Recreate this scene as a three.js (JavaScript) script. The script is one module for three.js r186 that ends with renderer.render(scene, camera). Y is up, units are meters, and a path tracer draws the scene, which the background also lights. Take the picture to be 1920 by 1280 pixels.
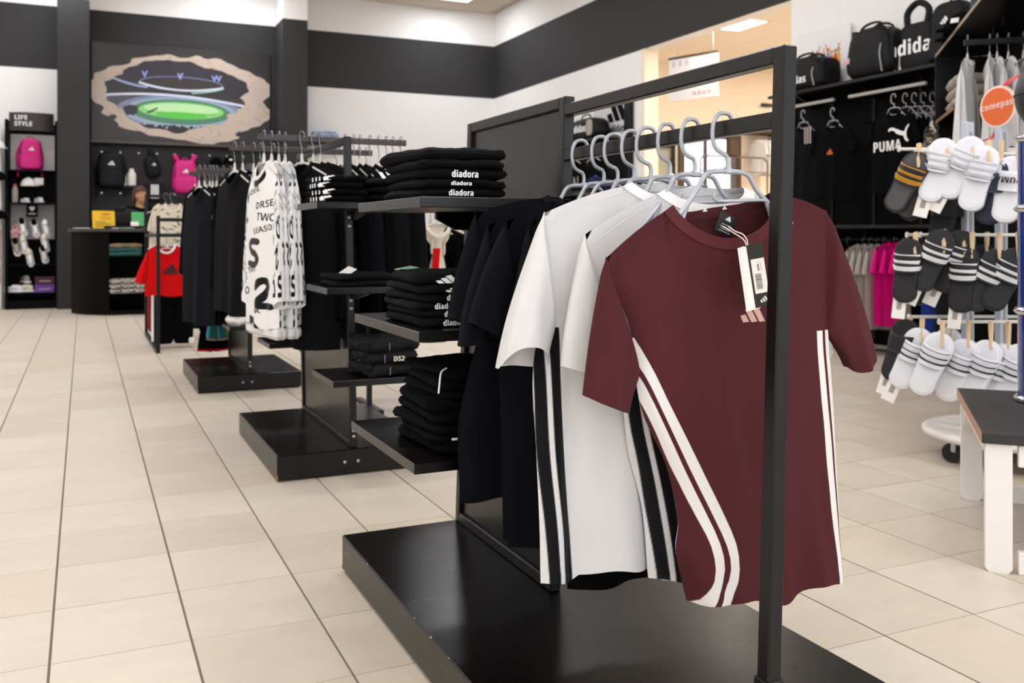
import * as THREE from 'three';
import { TextGeometry } from 'three/addons/geometries/TextGeometry.js';
import { FontLoader } from 'three/addons/loaders/FontLoader.js';
import { mergeGeometries, mergeVertices, toCreasedNormals } from 'three/addons/utils/BufferGeometryUtils.js';
import { MarchingCubes } from 'three/addons/objects/MarchingCubes.js';
import { RectAreaLightUniformsLib } from 'three/addons/lights/RectAreaLightUniformsLib.js';

// ---------- camera, sky, light, exposure ----------
const EYE = 1.06, HEAD = 24.634 * Math.PI / 180, FOCAL = 1752, HORIZON = 441;
const scene = new THREE.Scene();
const camera = new THREE.PerspectiveCamera(2 * Math.atan(640 / FOCAL) * 180 / Math.PI, 1.5, 0.1, 80);
camera.position.set(0, EYE, 0);
camera.rotation.y = -HEAD;
camera.setViewOffset(1920, 1280, 0, 640 - HORIZON, 1920, 1280);
camera.focus = 2.0; camera.userData.fStop = 5.6;
scene.background = new THREE.Color(0.92, 0.97, 1.05);
scene.backgroundIntensity = 1.7;
const PANEL = 13, SIDE_PANEL = 24;
const renderer = new THREE.WebGLRenderer({ antialias: true });
renderer.toneMapping = THREE.LinearToneMapping;
renderer.toneMappingExposure = 1.9;
renderer.shadowMap.enabled = true;
RectAreaLightUniformsLib.init();

// ---------- helpers ----------
let seed = 7;
const rnd = () => { seed = (seed * 1664525 + 1013904223) >>> 0; return seed / 4294967296; };
const rr = (a, b) => a + (b - a) * rnd();
const lerp = (a, b, t) => a + (b - a) * t, clamp = (x, a = 0, b = 1) => Math.min(b, Math.max(a, x));
const V = (x, y, z) => new THREE.Vector3(x, y, z);
const smooth = (t) => { t = clamp(t); return t * t * (3 - 2 * t); };
const W = (a, h, z) => new THREE.Vector3(a, h, -z);            // right, up, metres ahead along the shop
const font = await new FontLoader().loadAsync('fonts/droid/droid_sans_bold.typeface.json');
const taken = {};
function numbered(n) { const k = taken[n] = (taken[n] ?? -1) + 1; return k ? n + '_' + String(k).padStart(3, '0') : n; }
function sh(m) { m.castShadow = true; m.receiveShadow = true; return m; }
function part(name, geo, mat, parent) { const m = sh(new THREE.Mesh(geo, mat)); m.name = name; parent.add(m); return m; }
function thing(name, label, category, pos = V(0, 0, 0), turn = 0, group) {
  const o = new THREE.Group(); o.name = numbered(name); o.position.copy(pos); o.rotation.y = turn;
  o.userData = { label, category }; if (group) o.userData.group = group; scene.add(o); return o;
}
function struct(name, geo, mat) { const m = sh(new THREE.Mesh(geo, mat)); m.name = name; m.userData.kind = 'structure'; scene.add(m); return m; }
function structGroup(name) { const o = new THREE.Group(); o.name = name; o.userData.kind = 'structure'; scene.add(o); return o; }
function copy(o, label, pos, turn) {
  const c = o.clone(); c.name = numbered(o.name.replace(/_\d{3}$/, '')); scene.add(c); c.userData = { ...o.userData };
  if (label) c.userData.label = label; if (pos) c.position.copy(pos); if (turn !== undefined) c.rotation.y = turn; return c;
}
// boxes: size and centre, slightly rounded edges
const box = (w, h, d, x = 0, y = 0, z = 0, r = 0.0025) => chamfer(w, h, d, Math.min(r, w / 3, h / 3, d / 3)).translate(x, y, z);
function chamfer(w, h, d, r) {
  const H = [w / 2, h / 2, d / 2], pos = [], nor = [], uv = [];
  const pt = (s, axis) => s.map((q, k) => q * (H[k] - (k === axis ? 0 : r)));           // corner s, moved out along one axis
  const poly = (ps) => {
    const a = V(...ps[0]), n = V(...ps[1]).sub(a).cross(V(...ps[2]).sub(a)).normalize(), c = ps.reduce((m, q) => m.add(V(...q)), V(0, 0, 0));
    if (n.dot(c) < 0) { ps = [...ps].reverse(); n.negate(); }
    const m = [Math.abs(n.x), Math.abs(n.y), Math.abs(n.z)], ax = m.indexOf(Math.max(...m)), [i, j] = [[2, 1], [0, 2], [0, 1]][ax];
    for (let k = 1; k < ps.length - 1; k++) for (const q of [ps[0], ps[k], ps[k + 1]]) { pos.push(...q); nor.push(n.x, n.y, n.z); uv.push(q[i] * 2, q[j] * 2); }
  };
  const S = [-1, 1];
  for (let k = 0; k < 3; k++) { const [i, j] = [0, 1, 2].filter((q) => q !== k); for (const sk of S) { const c = (si, sj) => { const s = [0, 0, 0]; s[k] = sk; s[i] = si; s[j] = sj; return pt(s, k); }; poly([c(-1, -1), c(1, -1), c(1, 1), c(-1, 1)]); }
    for (const si of S) for (const sj of S) { const e = (sk, ax) => { const s = [0, 0, 0]; s[k] = sk; s[i] = si; s[j] = sj; return pt(s, ax); }; poly([e(-1, i), e(1, i), e(1, j), e(-1, j)]); } }
  for (const a of S) for (const b of S) for (const c of S) poly([pt([a, b, c], 0), pt([a, b, c], 1), pt([a, b, c], 2)]);
  const g = new THREE.BufferGeometry(); g.setAttribute('position', new THREE.Float32BufferAttribute(pos, 3)); g.setAttribute('normal', new THREE.Float32BufferAttribute(nor, 3)); g.setAttribute('uv', new THREE.Float32BufferAttribute(uv, 2)); return g;
}
const slab = (x0, x1, y0, y1, z0, z1, r = 0.0025) => box(Math.abs(x1 - x0), Math.abs(y1 - y0), Math.abs(z1 - z0), (x0 + x1) / 2, (y0 + y1) / 2, (z0 + z1) / 2, r);
const wbox = (a0, a1, h0, h1, z0, z1, r = 0.0025) => slab(a0, a1, h0, h1, -z0, -z1, r);
const flat = (g) => g.index ? g.toNonIndexed() : g;
const join = (gs) => { const l = gs.map((g) => { const c = flat(g).clone(); for (const k of Object.keys(c.attributes)) if (!['position', 'normal', 'uv'].includes(k)) c.deleteAttribute(k); return c; }); return mergeGeometries(l); };
const curve = (pts, closed = false, t = 0.5) => new THREE.CatmullRomCurve3(pts.map((p) => Array.isArray(p) ? V(...p) : p), closed, 'catmullrom', t);
const tube = (pts, r, n = 40, k = 8, closed = false, t = 0.5) => new THREE.TubeGeometry(curve(pts, closed, t), n, r, k, closed);
function rod(p, q, r, k = 10) { const d = q.clone().sub(p), g = new THREE.CylinderGeometry(r, r, d.length(), k); g.applyQuaternion(new THREE.Quaternion().setFromUnitVectors(V(0, 1, 0), d.clone().normalize())); const c = p.clone().add(q).multiplyScalar(0.5); return g.translate(c.x, c.y, c.z); }
const bolt = (r = 0.008) => new THREE.SphereGeometry(r, 10, 6, 0, 7, 0, 1.3);
function text(str, size, depth = 0.002) { const g = new TextGeometry(str, { font, size, depth, curveSegments: 4 }); g.computeBoundingBox(); const b = g.boundingBox; return g.translate(-(b.min.x + b.max.x) / 2, -(b.min.y + b.max.y) / 2, 0); }
function prism(pts, depth, bevel = 0) { const s = new THREE.Shape(pts.map((p) => new THREE.Vector2(...p))); return new THREE.ExtrudeGeometry(s, { depth, bevelEnabled: bevel > 0, bevelSize: bevel, bevelThickness: bevel, bevelSegments: 2, curveSegments: 10 }); }
// three slanted bars of rising height
function threeBars(w, depth = 0.002) {
  return join([0, 1, 2].map((i) => { const h = 0.26 + i * 0.22, x = i * 0.34, k = 0.58; return prism([[x, 0], [x + 0.26, 0], [x + 0.26 - h * k, h * 1.0], [x - h * k + 0.03, h * 0.86]].map(([a, b]) => [(a - 0.36) * w, b * w]), depth); }));
}
// piecewise smooth curve through [y, x] pairs
function profile(list) {
  const l = [...list].sort((a, b) => a[0] - b[0]);
  return (y) => {
    if (y <= l[0][0]) return l[0][1]; if (y >= l[l.length - 1][0]) return l[l.length - 1][1];
    let i = 0; while (y > l[i + 1][0]) i++;
    const p0 = l[Math.max(0, i - 1)], p1 = l[i], p2 = l[i + 1], p3 = l[Math.min(l.length - 1, i + 2)], t = (y - p1[0]) / (p2[0] - p1[0]), s = p2[0] - p1[0];
    const m1 = p2[0] === p0[0] ? 0 : (p2[1] - p0[1]) / (p2[0] - p0[0]) * s, m2 = p3[0] === p1[0] ? 0 : (p3[1] - p1[1]) / (p3[0] - p1[0]) * s;
    const a = t * t, b = a * t; return (2 * b - 3 * a + 1) * p1[1] + (b - 2 * a + t) * m1 + (3 * a - 2 * b) * p2[1] + (b - a) * m2;
  };
}
// value noise
function hash2(x, y) { let h = (x * 374761393 + y * 668265263) | 0; h = Math.imul(h ^ (h >>> 13), 1274126177); return ((h ^ (h >>> 16)) >>> 0) / 4294967296; }
function vnoise(x, y) { const i = Math.floor(x), j = Math.floor(y), u = smooth(x - i), v = smooth(y - j); return lerp(lerp(hash2(i, j), hash2(i + 1, j), u), lerp(hash2(i, j + 1), hash2(i + 1, j + 1), u), v); }
const fbm = (x, y) => 0.55 * vnoise(x, y) + 0.3 * vnoise(x * 2.1 + 7, y * 2.1) + 0.15 * vnoise(x * 4.3, y * 4.3 + 3);
// ---------- textures ----------
function canvas(w, h, draw) { const c = document.createElement('canvas'); c.width = w; c.height = h; draw(c.getContext('2d'), w, h); const t = new THREE.CanvasTexture(c); t.colorSpace = THREE.SRGBColorSpace; t.anisotropy = 8; return t; }
function gray(n, m, f, rep = [1, 1], color = false) {
  const d = new Uint8Array(n * m * 4); for (let j = 0; j < m; j++) for (let i = 0; i < n; i++) { const v = f(i / n, j / m, i, j), k = (j * n + i) * 4; if (Array.isArray(v)) { d[k] = v[0]; d[k + 1] = v[1]; d[k + 2] = v[2]; } else d[k] = d[k + 1] = d[k + 2] = clamp(v) * 255; d[k + 3] = 255; }
  const t = new THREE.DataTexture(d, n, m); t.wrapS = t.wrapT = THREE.RepeatWrapping; t.magFilter = THREE.LinearFilter; t.minFilter = THREE.LinearMipmapLinearFilter; t.generateMipmaps = true; t.repeat.set(...rep); if (color) t.colorSpace = THREE.SRGBColorSpace; t.needsUpdate = true; return t;
}
const knit = gray(256, 256, (u, v, i, j) => 0.5 + 0.25 * Math.sin(i * Math.PI / 2) * Math.sin(j * Math.PI / 2) + 0.4 * (hash2(i, j) - 0.5), [60, 60]);
const fuzz = gray(128, 128, (u, v, i, j) => 0.35 + 0.5 * hash2(i, j), [8, 8]);
const grainy = gray(512, 512, (u, v, i, j) => 0.4 * fbm(i / 6, j / 60) + 0.3 * hash2(i, j) + 0.2 * vnoise(i / 2, j / 30), [2, 2]);
const smudge = gray(256, 256, (u, v, i, j) => 0.52 + 0.12 * fbm(i / 32, j / 32) + 0.03 * hash2(i, j), [1, 1]);
const tileTone = gray(512, 512, (u, v, i, j) => { const n = 0.93 + 0.05 * fbm(i / 90, j / 60) + 0.02 * hash2(i, j); return [clamp(n) * 250, clamp(n - 0.004) * 247, clamp(n - 0.012) * 241]; }, [1, 1], true);
const std = (color, rough = 0.8, o = {}) => new THREE.MeshStandardMaterial({ color, roughness: rough, metalness: 0, side: THREE.DoubleSide, ...o });
const phys = (color, rough = 0.8, o = {}) => new THREE.MeshPhysicalMaterial({ color, roughness: rough, side: THREE.DoubleSide, ...o });
const cloth = (color, o = {}) => phys(color, 0.92, { bumpMap: knit, bumpScale: 0.0006, sheen: 0.35, sheenRoughness: 0.6, sheenColor: new THREE.Color(color).lerp(new THREE.Color(0xffffff), 0.15), specularIntensity: 0.3, ...o });
const M = {
  laminate: phys(0x060403, 0.5, { specularIntensity: 0.72, bumpMap: grainy, bumpScale: 0.00004, roughnessMap: smudge }),
  frame: phys(0x0c0908, 0.36, { specularIntensity: 0.7, bumpMap: fuzz, bumpScale: 0.00005 }),
  matteBlack: phys(0x050404, 0.6, { specularIntensity: 0.2, bumpMap: grainy, bumpScale: 0.0001 }),
  brownBar: std(0x2b1a12, 0.35),
  blackMetal: phys(0x0e0f12, 0.45, { specularIntensity: 0.6 }),
  steel: std(0xb8bcc2, 0.28, { metalness: 0.9 }),
  chrome: std(0xd4d6da, 0.16, { metalness: 1 }),
  plastic: phys(0xa9acb2, 0.28, { clearcoat: 0.3, metalness: 0.2 }),
  wire: std(0x8e9096, 0.3, { metalness: 0.8 }),
  clearPlastic: std(0xcfcac2, 0.4),
  chip: std(0xa9662f, 0.9, { bumpMap: fuzz, bumpScale: 0.001 }),
  wall: std(0xf3f1ef, 0.9, { bumpMap: fuzz, bumpScale: 0.0006 }),
  cream: std(0xf3e6d4, 0.9, { bumpMap: fuzz, bumpScale: 0.0006 }),
  darkPaint: std(0x2b2a2b, 0.75, { bumpMap: fuzz, bumpScale: 0.0006 }),
  ceiling: std(0xd9cab8, 0.95, { bumpMap: fuzz, bumpScale: 0.001 }),
  tile: std(0xd9d0c5, 0.5, { map: tileTone, bumpMap: fuzz, bumpScale: 0.00008 }),
  tileB: std(0xd4cabd, 0.5, { map: tileTone, bumpMap: fuzz, bumpScale: 0.00008 }),
  tileC: std(0xdcd4c8, 0.48, { map: tileTone, bumpMap: fuzz, bumpScale: 0.00008 }),
  tileD: std(0xd7ccbe, 0.5, { map: tileTone, bumpMap: fuzz, bumpScale: 0.00008 }),
  grout: std(0x7a7164, 0.95, { bumpMap: fuzz, bumpScale: 0.002 }),
  black: cloth(0x060607, { sheen: 0.05, specularIntensity: 0.15 }), navy: cloth(0x0e0f15, { sheen: 0.12, specularIntensity: 0.2 }), charcoal: cloth(0x0d0c0e, { sheen: 0.1, specularIntensity: 0.2 }), white: cloth(0xe6e4e2), maroon: cloth(0x52262b, { sheen: 0.2 }), red: cloth(0xd20d10), pink: cloth(0xd4107e), greyTee: cloth(0xa89f98), cream2: cloth(0xe2d8c6), blue: cloth(0x1c5fae), denim: cloth(0x1b1a1c, { sheen: 0.1 }), purple: cloth(0x6e3a92),
  blackNylon: phys(0x0a0a0c, 0.55, { specularIntensity: 0.5, bumpMap: fuzz, bumpScale: 0.0015 }), pinkNylon: std(0xd3177f, 0.6, { bumpMap: fuzz, bumpScale: 0.001 }),
  whitePrint: std(0xf2f2f0, 0.7), blackPrint: std(0x101010, 0.7), orangePrint: std(0xc0602a, 0.7),
  paper: std(0xf3efe9, 0.85), wood: std(0xdcbf98, 0.65, { bumpMap: grainy, bumpScale: 0.0004 }), darkWoodTop: std(0x26211f, 0.5, { bumpMap: grainy, bumpScale: 0.0006 }),
  whitePaint: std(0xebe6e0, 0.55), tan: std(0xb98f73, 0.7), whiteRubber: phys(0xe9e9ee, 0.4), blackRubber: std(0x17161a, 0.6), navyRubber: std(0x20253c, 0.6), greyRubber: std(0x4a4748, 0.65), goldPrint: std(0xd79a2b, 0.4, { metalness: 0.4 }), silverPrint: std(0xb9b9c0, 0.3, { metalness: 0.5 }),
  glow: std(0xffffff, 0.6, { emissive: 0xfff6ea, emissiveIntensity: 4 }),
  glass: phys(0xffffff, 0.03, { transmission: 1, thickness: 0 }),
};
const ORD = ['first', 'second', 'third', 'fourth', 'fifth', 'sixth', 'seventh', 'eighth', 'ninth', 'tenth', 'eleventh', 'twelfth'];
// ---------- the room ----------
const A0 = -4, A1 = 6.75, ZB = 15.5, ZF = -3.6, CEIL = 5.05, BAND0 = 3.53, BAND1 = 4.47;
{ // floor: every tile its own piece on a recessed grout bed
  const fl = structGroup('floor');
  part('grout_bed', wbox(A0 - 0.2, 12.6, -0.12, -0.0035, ZF - 0.2, ZB + 0.2), M.grout, fl);
  const TA = 0.3345, TZ = 0.368, J = 0.0062, all = [];
  const f = camera.clone(); f.updateMatrixWorld();
  for (let i = -13; i < 37; i++) for (let j = -17; j < 36; j++) {
    const a = 0.258 + TA * (i + 0.5), z = 2.576 + TZ * (j + 0.5);
    if (a < A0 || a > 12.4 || z < ZF || z > ZB || (a > A1 && (z < 6.5 || z > 11.7))) continue;
    const d = a * Math.sin(HEAD) + z * Math.cos(HEAD), r = a * Math.cos(HEAD) - z * Math.sin(HEAD), x = 960 + FOCAL * r / Math.max(d, 0.05), y = HORIZON + EYE * FOCAL / Math.max(d, 0.05);
    const seen = d > 1.1 && x > -150 && x < 2070 && y < 1420 && !(a > 0.8 && a < 1.45 && ((z > 1.3 && z < 2.8) || (z > 4.15 && z < 5))) && !(a > 1.3 && a < 5 && z > 8);
    all.push({ a, z, d: seen ? d : 1e3 + d, i, j });
  }
  all.sort((p, q) => p.d - q.d);
  const shapes = [0, 1, 2].map((k) => box(TA - J, 0.01, TZ - 0.0038 + (k - 1) * 0.0006, 0, -0.005, 0, 0.0009));
  shapes.forEach((g, k) => { const p = g.attributes.position, uv = g.attributes.uv; for (let n = 0; n < p.count; n++) uv.setXY(n, p.getX(n) * 1.5 + k * 0.37, p.getZ(n) * 1.5 + k * 0.21); });
  const rest = [[], [], []];
  all.forEach((t, n) => {
    const k = Math.floor(hash2(t.i + 31, t.j + 57) * 3), mt = [M.tile, M.tileB, M.tileC, M.tile, M.tileB, M.tileD][Math.floor(hash2(t.i + 5, t.j + 9) * 6)];
    const dy = (hash2(t.i, t.j + 99) - 0.5) * 0.0008;
    if (n < 300) { const m = part('tile', shapes[k], mt, fl); m.position.set(t.a, dy, -t.z); } else rest[k].push(shapes[k].clone().translate(t.a, dy, -t.z));
  });
  const r = part('far_tiles', mergeGeometries(rest.flat().map((g) => g)), M.tile, fl); r.userData.kind = 'stuff';
}
{ // walls: white plaster with a dark painted band, thickness behind
  const wb = structGroup('wall_back');
  part('plaster', wbox(A0 - 0.2, A1 + 0.2, 0, CEIL, ZB, ZB + 0.2), M.wall, wb);
  part('painted_band', wbox(A0, A1, BAND0, BAND1, ZB - 0.004, ZB + 0.01, 0.001), M.darkPaint, wb);
  part('dark_field', wbox(0.06, 2.86, 0, BAND1, ZB - 0.008, ZB + 0.01, 0.001), M.darkPaint, wb);
  const wr = structGroup('wall_right');
  part('plaster', join([wbox(A1, A1 + 0.2, 0, CEIL, 10.56, ZB, 0.004), wbox(A1, A1 + 0.2, BAND0, CEIL, 7.69, 10.56, 0.004), wbox(A1, A1 + 0.2, 0, CEIL, ZF, 7.69, 0.004)]), M.wall, wr);
  part('painted_band', wbox(A1 - 0.004, A1 + 0.01, BAND0, BAND1, ZF, ZB, 0.001), M.darkPaint, wr);
  struct('wall_left', wbox(A0 - 0.2, A0, 0, CEIL, ZF, ZB), M.wall);
  // unseen shop front behind the viewer: plaster piers, glazing placed to light the racks
  const wf = structGroup('wall_front');
  part('plaster', join([wbox(A0 - 0.2, A1 + 0.2, 3.4, CEIL, ZF - 0.2, ZF), wbox(A0 - 0.2, A1 + 0.2, 0, 0.3, ZF - 0.2, ZF), wbox(A0 - 0.2, -3.0, 0.3, 3.4, ZF - 0.2, ZF), wbox(5.6, A1 + 0.2, 0.3, 3.4, ZF - 0.2, ZF)]), M.wall, wf);
  const win = structGroup('unseen_window_1');
  part('frame', join([-3, -0.85, 1.3, 3.45, 5.6].map((a) => wbox(a - 0.04, a + 0.04, 0.3, 3.4, ZF - 0.15, ZF - 0.05)).concat([wbox(-3, 5.6, 0.3, 0.36, ZF - 0.15, ZF - 0.05), wbox(-3, 5.6, 3.34, 3.4, ZF - 0.15, ZF - 0.05)])), M.blackMetal, win);
  for (const a of [-3, -0.85, 1.3, 3.45]) part('pane', wbox(a + 0.04, a + 2.11, 0.36, 3.34, ZF - 0.105, ZF - 0.098, 0.0005), M.glass, win);
  // two square pillars against the back wall
  for (const [n, a0, a1] of [[1, -0.343, 0.08], [2, 2.844, 3.239]]) {
    const c = structGroup('trim_' + n);
    part('pillar_shaft', wbox(a0, a1, 0, BAND1, 14.85, ZB, 0.004), M.darkPaint, c);
    part('pillar_head', wbox(a0, a1, BAND1, CEIL, 14.85, ZB, 0.004), M.wall, c);
  }
  // side room through the opening
  const sr = structGroup('wall_side_room');
  part('far_plaster', join([wbox(A1 + 0.05, 8.15, 0, 3.62, 11.7, 11.9), wbox(9.2, 12.6, 0, 3.62, 11.7, 11.9), wbox(8.15, 9.2, 2.6, 3.62, 11.7, 11.9)]), M.cream, sr);
  part('end_plaster', wbox(12.4, 12.6, 0, 3.62, 6.3, 11.7), M.cream, sr);
  part('near_plaster', wbox(A1 + 0.05, 12.6, 0, 3.62, 6.3, 6.5), M.cream, sr);
  const jb = structGroup('trim_3'); part('opening_lining', join([wbox(A1 - 0.01, A1 + 0.21, 0, BAND0, 10.5, 10.57, 0.003), wbox(A1 + 0.02, A1 + 0.21, 0, BAND0, 7.68, 7.72, 0.003)]), M.cream, jb);
  const w2 = structGroup('window_2');
  part('frame', join([8.15, 9.2].map((a) => wbox(a - 0.05, a + 0.05, 0, 2.6, 11.66, 11.8)).concat([wbox(8.15, 9.2, 2.54, 2.6, 11.66, 11.8), wbox(8.6, 8.64, 0, 2.6, 11.7, 11.76)])), std(0x4c3a2a, 0.5), w2);
  for (const [p, q] of [[8.2, 8.6], [8.64, 9.15]]) part('pane', wbox(p, q, 0.02, 2.54, 11.73, 11.737, 0.0005), M.glass, w2);
}
// ceilings: suspended panels on a grid, square lamps let into it
const lampSpots = [];  // only the back corner lamp shows; the rest, out of view, light floor and walls
for (const z of [14.55, 11.55, 8.55, 5.55, 2.55, -0.45, -2.85]) for (const a of [-2.62, -0.22, 2.18, z > 14 ? 5.68 : 4.58]) lampSpots.push([snap(a, A1 - 0.47), snapZ(z)]);
function ceilingLamp(a, h, z, power, label, group) {
  const t = thing('ceiling_light', label, 'light', W(a, h, z), 0, group);
  part('frame', join([box(0.6, 0.02, 0.02, 0, 0, 0.29), box(0.6, 0.02, 0.02, 0, 0, -0.29), box(0.02, 0.02, 0.6, 0.29, 0, 0), box(0.02, 0.02, 0.6, -0.29, 0, 0)]), M.whitePaint, t);
  part('diffuser', box(0.57, 0.008, 0.57, 0, 0.003, 0), M.glow, t);
  const l = new THREE.RectAreaLight(power === PANEL ? 0xeef4ff : 0xfff5ea, power, 0.56, 0.56); l.position.set(0, -0.012, 0); l.lookAt(0, -1, 0); t.add(l);
}
{
  const c = structGroup('ceiling');
  part('upper_slab', wbox(A0 - 0.2, A1 + 0.2, CEIL + 0.03, CEIL + 0.2, ZF - 0.2, ZB + 0.2), M.ceiling, c);
  const g = box(0.592, 0.014, 0.592, 0, 0, 0, 0.002), far = [];
  for (let i = 0; i < 18; i++) for (let j = 0; j < 32; j++) {
    const a = A1 - 0.47 - 0.6 * i, z = ZB - 0.35 - 0.6 * j; if (a < A0 + 0.2 || z < ZF + 0.2) continue;
    if (lampSpots.some(([p, q]) => Math.abs(p - a) < 0.31 && Math.abs(q - z) < 0.31)) continue;
    if (a > 2.5 && z > 12.5) part('ceiling_tile', g, M.ceiling, c).position.set(a, CEIL + 0.008, -z); else far.push(g.clone().translate(a, CEIL + 0.008, -z));
  }
  part('ceiling_tiles', mergeGeometries(far), M.ceiling, c).userData.kind = 'stuff';
  part('grid_rails', join([...Array(19).keys()].map((i) => wbox(A1 - 0.17 - 0.6 * i - 0.012, A1 - 0.17 - 0.6 * i + 0.012, CEIL - 0.003, CEIL + 0.02, ZF, ZB, 0.001)).concat([...Array(33).keys()].map((j) => wbox(A0, A1, CEIL - 0.003, CEIL + 0.02, ZB - 0.05 - 0.6 * j - 0.012, ZB - 0.05 - 0.6 * j + 0.012, 0.001)))), M.ceiling, c);
  const s = structGroup('ceiling_side_room');
  part('upper_slab', wbox(A1 + 0.2, 12.6, 3.66, 3.8, 6.3, 11.9), M.cream, s);
  const far2 = [];
  for (let i = 0; i < 9; i++) for (let j = 0; j < 9; j++) { const a = 7.15 + 0.6 * i, z = 6.75 + 0.6 * j; if (sideSpots().some(([p, q]) => Math.abs(p - a) < 0.31 && Math.abs(q - z) < 0.31)) continue; part('ceiling_tile', g, M.cream, s).position.set(a, 3.628, -z); }
}
function sideSpots() { return [[7.15, 9.15], [9.55, 9.15], [9.55, 7.35], [11.35, 10.35]]; }  // only the first shows through the opening; the rest light the room unseen
lampSpots.forEach(([a, z]) => ceilingLamp(a, CEIL - 0.004, z, PANEL, a > 5 && z > 14 ? 'square white ceiling light in the corner above the back wall' : 'square white ceiling light out of view on the high shop ceiling', a > 5 && z > 14 ? undefined : 'unseen ceiling lights of the shop'));
function snap(a, o) { return o - 0.6 * Math.round((o - a) / 0.6); }
function snapZ(z) { return ZB - 0.35 - 0.6 * Math.round((ZB - 0.35 - z) / 0.6); }
sideSpots().forEach(([a, z], i) => ceilingLamp(a, 3.616, z, SIDE_PANEL, ['bright square ceiling light in the side room above the hanging sign', 'unseen square ceiling light in the side room right of the hanging sign', 'unseen square ceiling light near the front of the side room', 'unseen square ceiling light at the far end of the side room'][i]));
// ---------- garment builders ----------
// o: L, R outlines [[y, x]...] (topmost point = shoulder tip), neck {xl, yl, xr, yr, df, db, nd}, hem(u, side), depth(y), fold(u, v, side)
function bodyGeo(o) {
  const NY = o.rows ?? 44, top = (l) => l.reduce((m, p) => p[0] > m[0] ? p : m), tl = top(o.L), tr = top(o.R), L = profile(o.L), R = profile(o.R), n = o.neck;
  const cols = [], k1 = o.cols?.[0] ?? 9, k2 = o.cols?.[1] ?? 22;
  for (let i = 0; i < k1; i++) { const t = i / k1, a = Math.sin(t * Math.PI / 2) * 0.4 + t * 0.6; cols.push([lerp(tl[1], n.xl, a), lerp(tl[0], n.yl, a) + 0.006 * Math.sin(a * Math.PI), null]); }
  for (let i = 0; i <= k2; i++) { const t = -Math.cos(i / k2 * Math.PI); cols.push([lerp(n.xl, n.xr, (t + 1) / 2), lerp(n.yl, n.yr, (t + 1) / 2), t]); }
  for (let i = k1 - 1; i >= 0; i--) { const t = i / k1, a = Math.sin(t * Math.PI / 2) * 0.4 + t * 0.6; cols.push([lerp(tr[1], n.xr, a), lerp(tr[0], n.yr, a) + 0.006 * Math.sin(a * Math.PI), null]); }
  const x0 = tl[1], x1 = tr[1], B = o.uvBox, pos = [], uv = [], idx = [], NX = cols.length;
  const ring = [];
  for (const side of [1, -1]) {
    const base = pos.length / 3;
    for (let j = 0; j <= NY; j++) for (let i = 0; i < NX; i++) {
      const [xt, yt, t] = cols[i], u = (xt - x0) / (x1 - x0), v = j / NY;
      let y = yt, zt = 0; if (t !== null) { const b = Math.sqrt(Math.max(0, 1 - t * t)); y -= (side > 0 ? n.df : n.db) * (side > 0 ? Math.pow(b, 1.25) : b); zt = side * n.nd * b; }
      const yh = o.hem(u, side), yy = lerp(y, yh, v), x = lerp(L(Math.min(yy, tl[0])), R(Math.min(yy, tr[0])), u);
      const w = Math.pow(Math.max(0, 1 - Math.pow(Math.abs(2 * u - 1), 2.8)), 0.6);
      let z = lerp(zt, side * o.depth(yy, u) * w, smooth(v / 0.16)) + (o.fold ? o.fold(u, v, side) * smooth(v / 0.2) * Math.min(1, w * 1.6) : 0);
      if (o.spine) z += o.spine(yy, u);
      if (yh + 0.022 > yy && v < 0.999 && w > 0) z += side * 0.0012;
      const wy = o.wave ? o.wave(u, v) : 0;
      pos.push(x + wy, yy, z); uv.push((side > 0 ? 0 : 0.5) + 0.5 * clamp((x - B[0]) / (B[1] - B[0]), 0.002, 0.998), clamp((yy - B[2]) / (B[3] - B[2]), 0.002, 0.998));
      if (j === 0 && t !== null) ring.push([side, V(x, y, z), t]);
    }
    for (let j = 0; j < NY; j++) for (let i = 0; i < NX - 1; i++) { const a = base + j * NX + i, b = a + 1, c = a + NX, d = c + 1; side > 0 ? idx.push(a, c, b, b, c, d) : idx.push(a, b, c, b, d, c); }
  }
  const g = new THREE.BufferGeometry(); g.setAttribute('position', new THREE.Float32BufferAttribute(pos, 3)); g.setAttribute('uv', new THREE.Float32BufferAttribute(uv, 2)); g.setIndex(idx); g.computeVertexNormals();
  const front = ring.filter((r) => r[0] > 0).map((r) => r[1]), back = ring.filter((r) => r[0] < 0).map((r) => r[1]);
  g.userData.ring = front.concat(back.reverse().slice(1, -1));
  return g;
}
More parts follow.
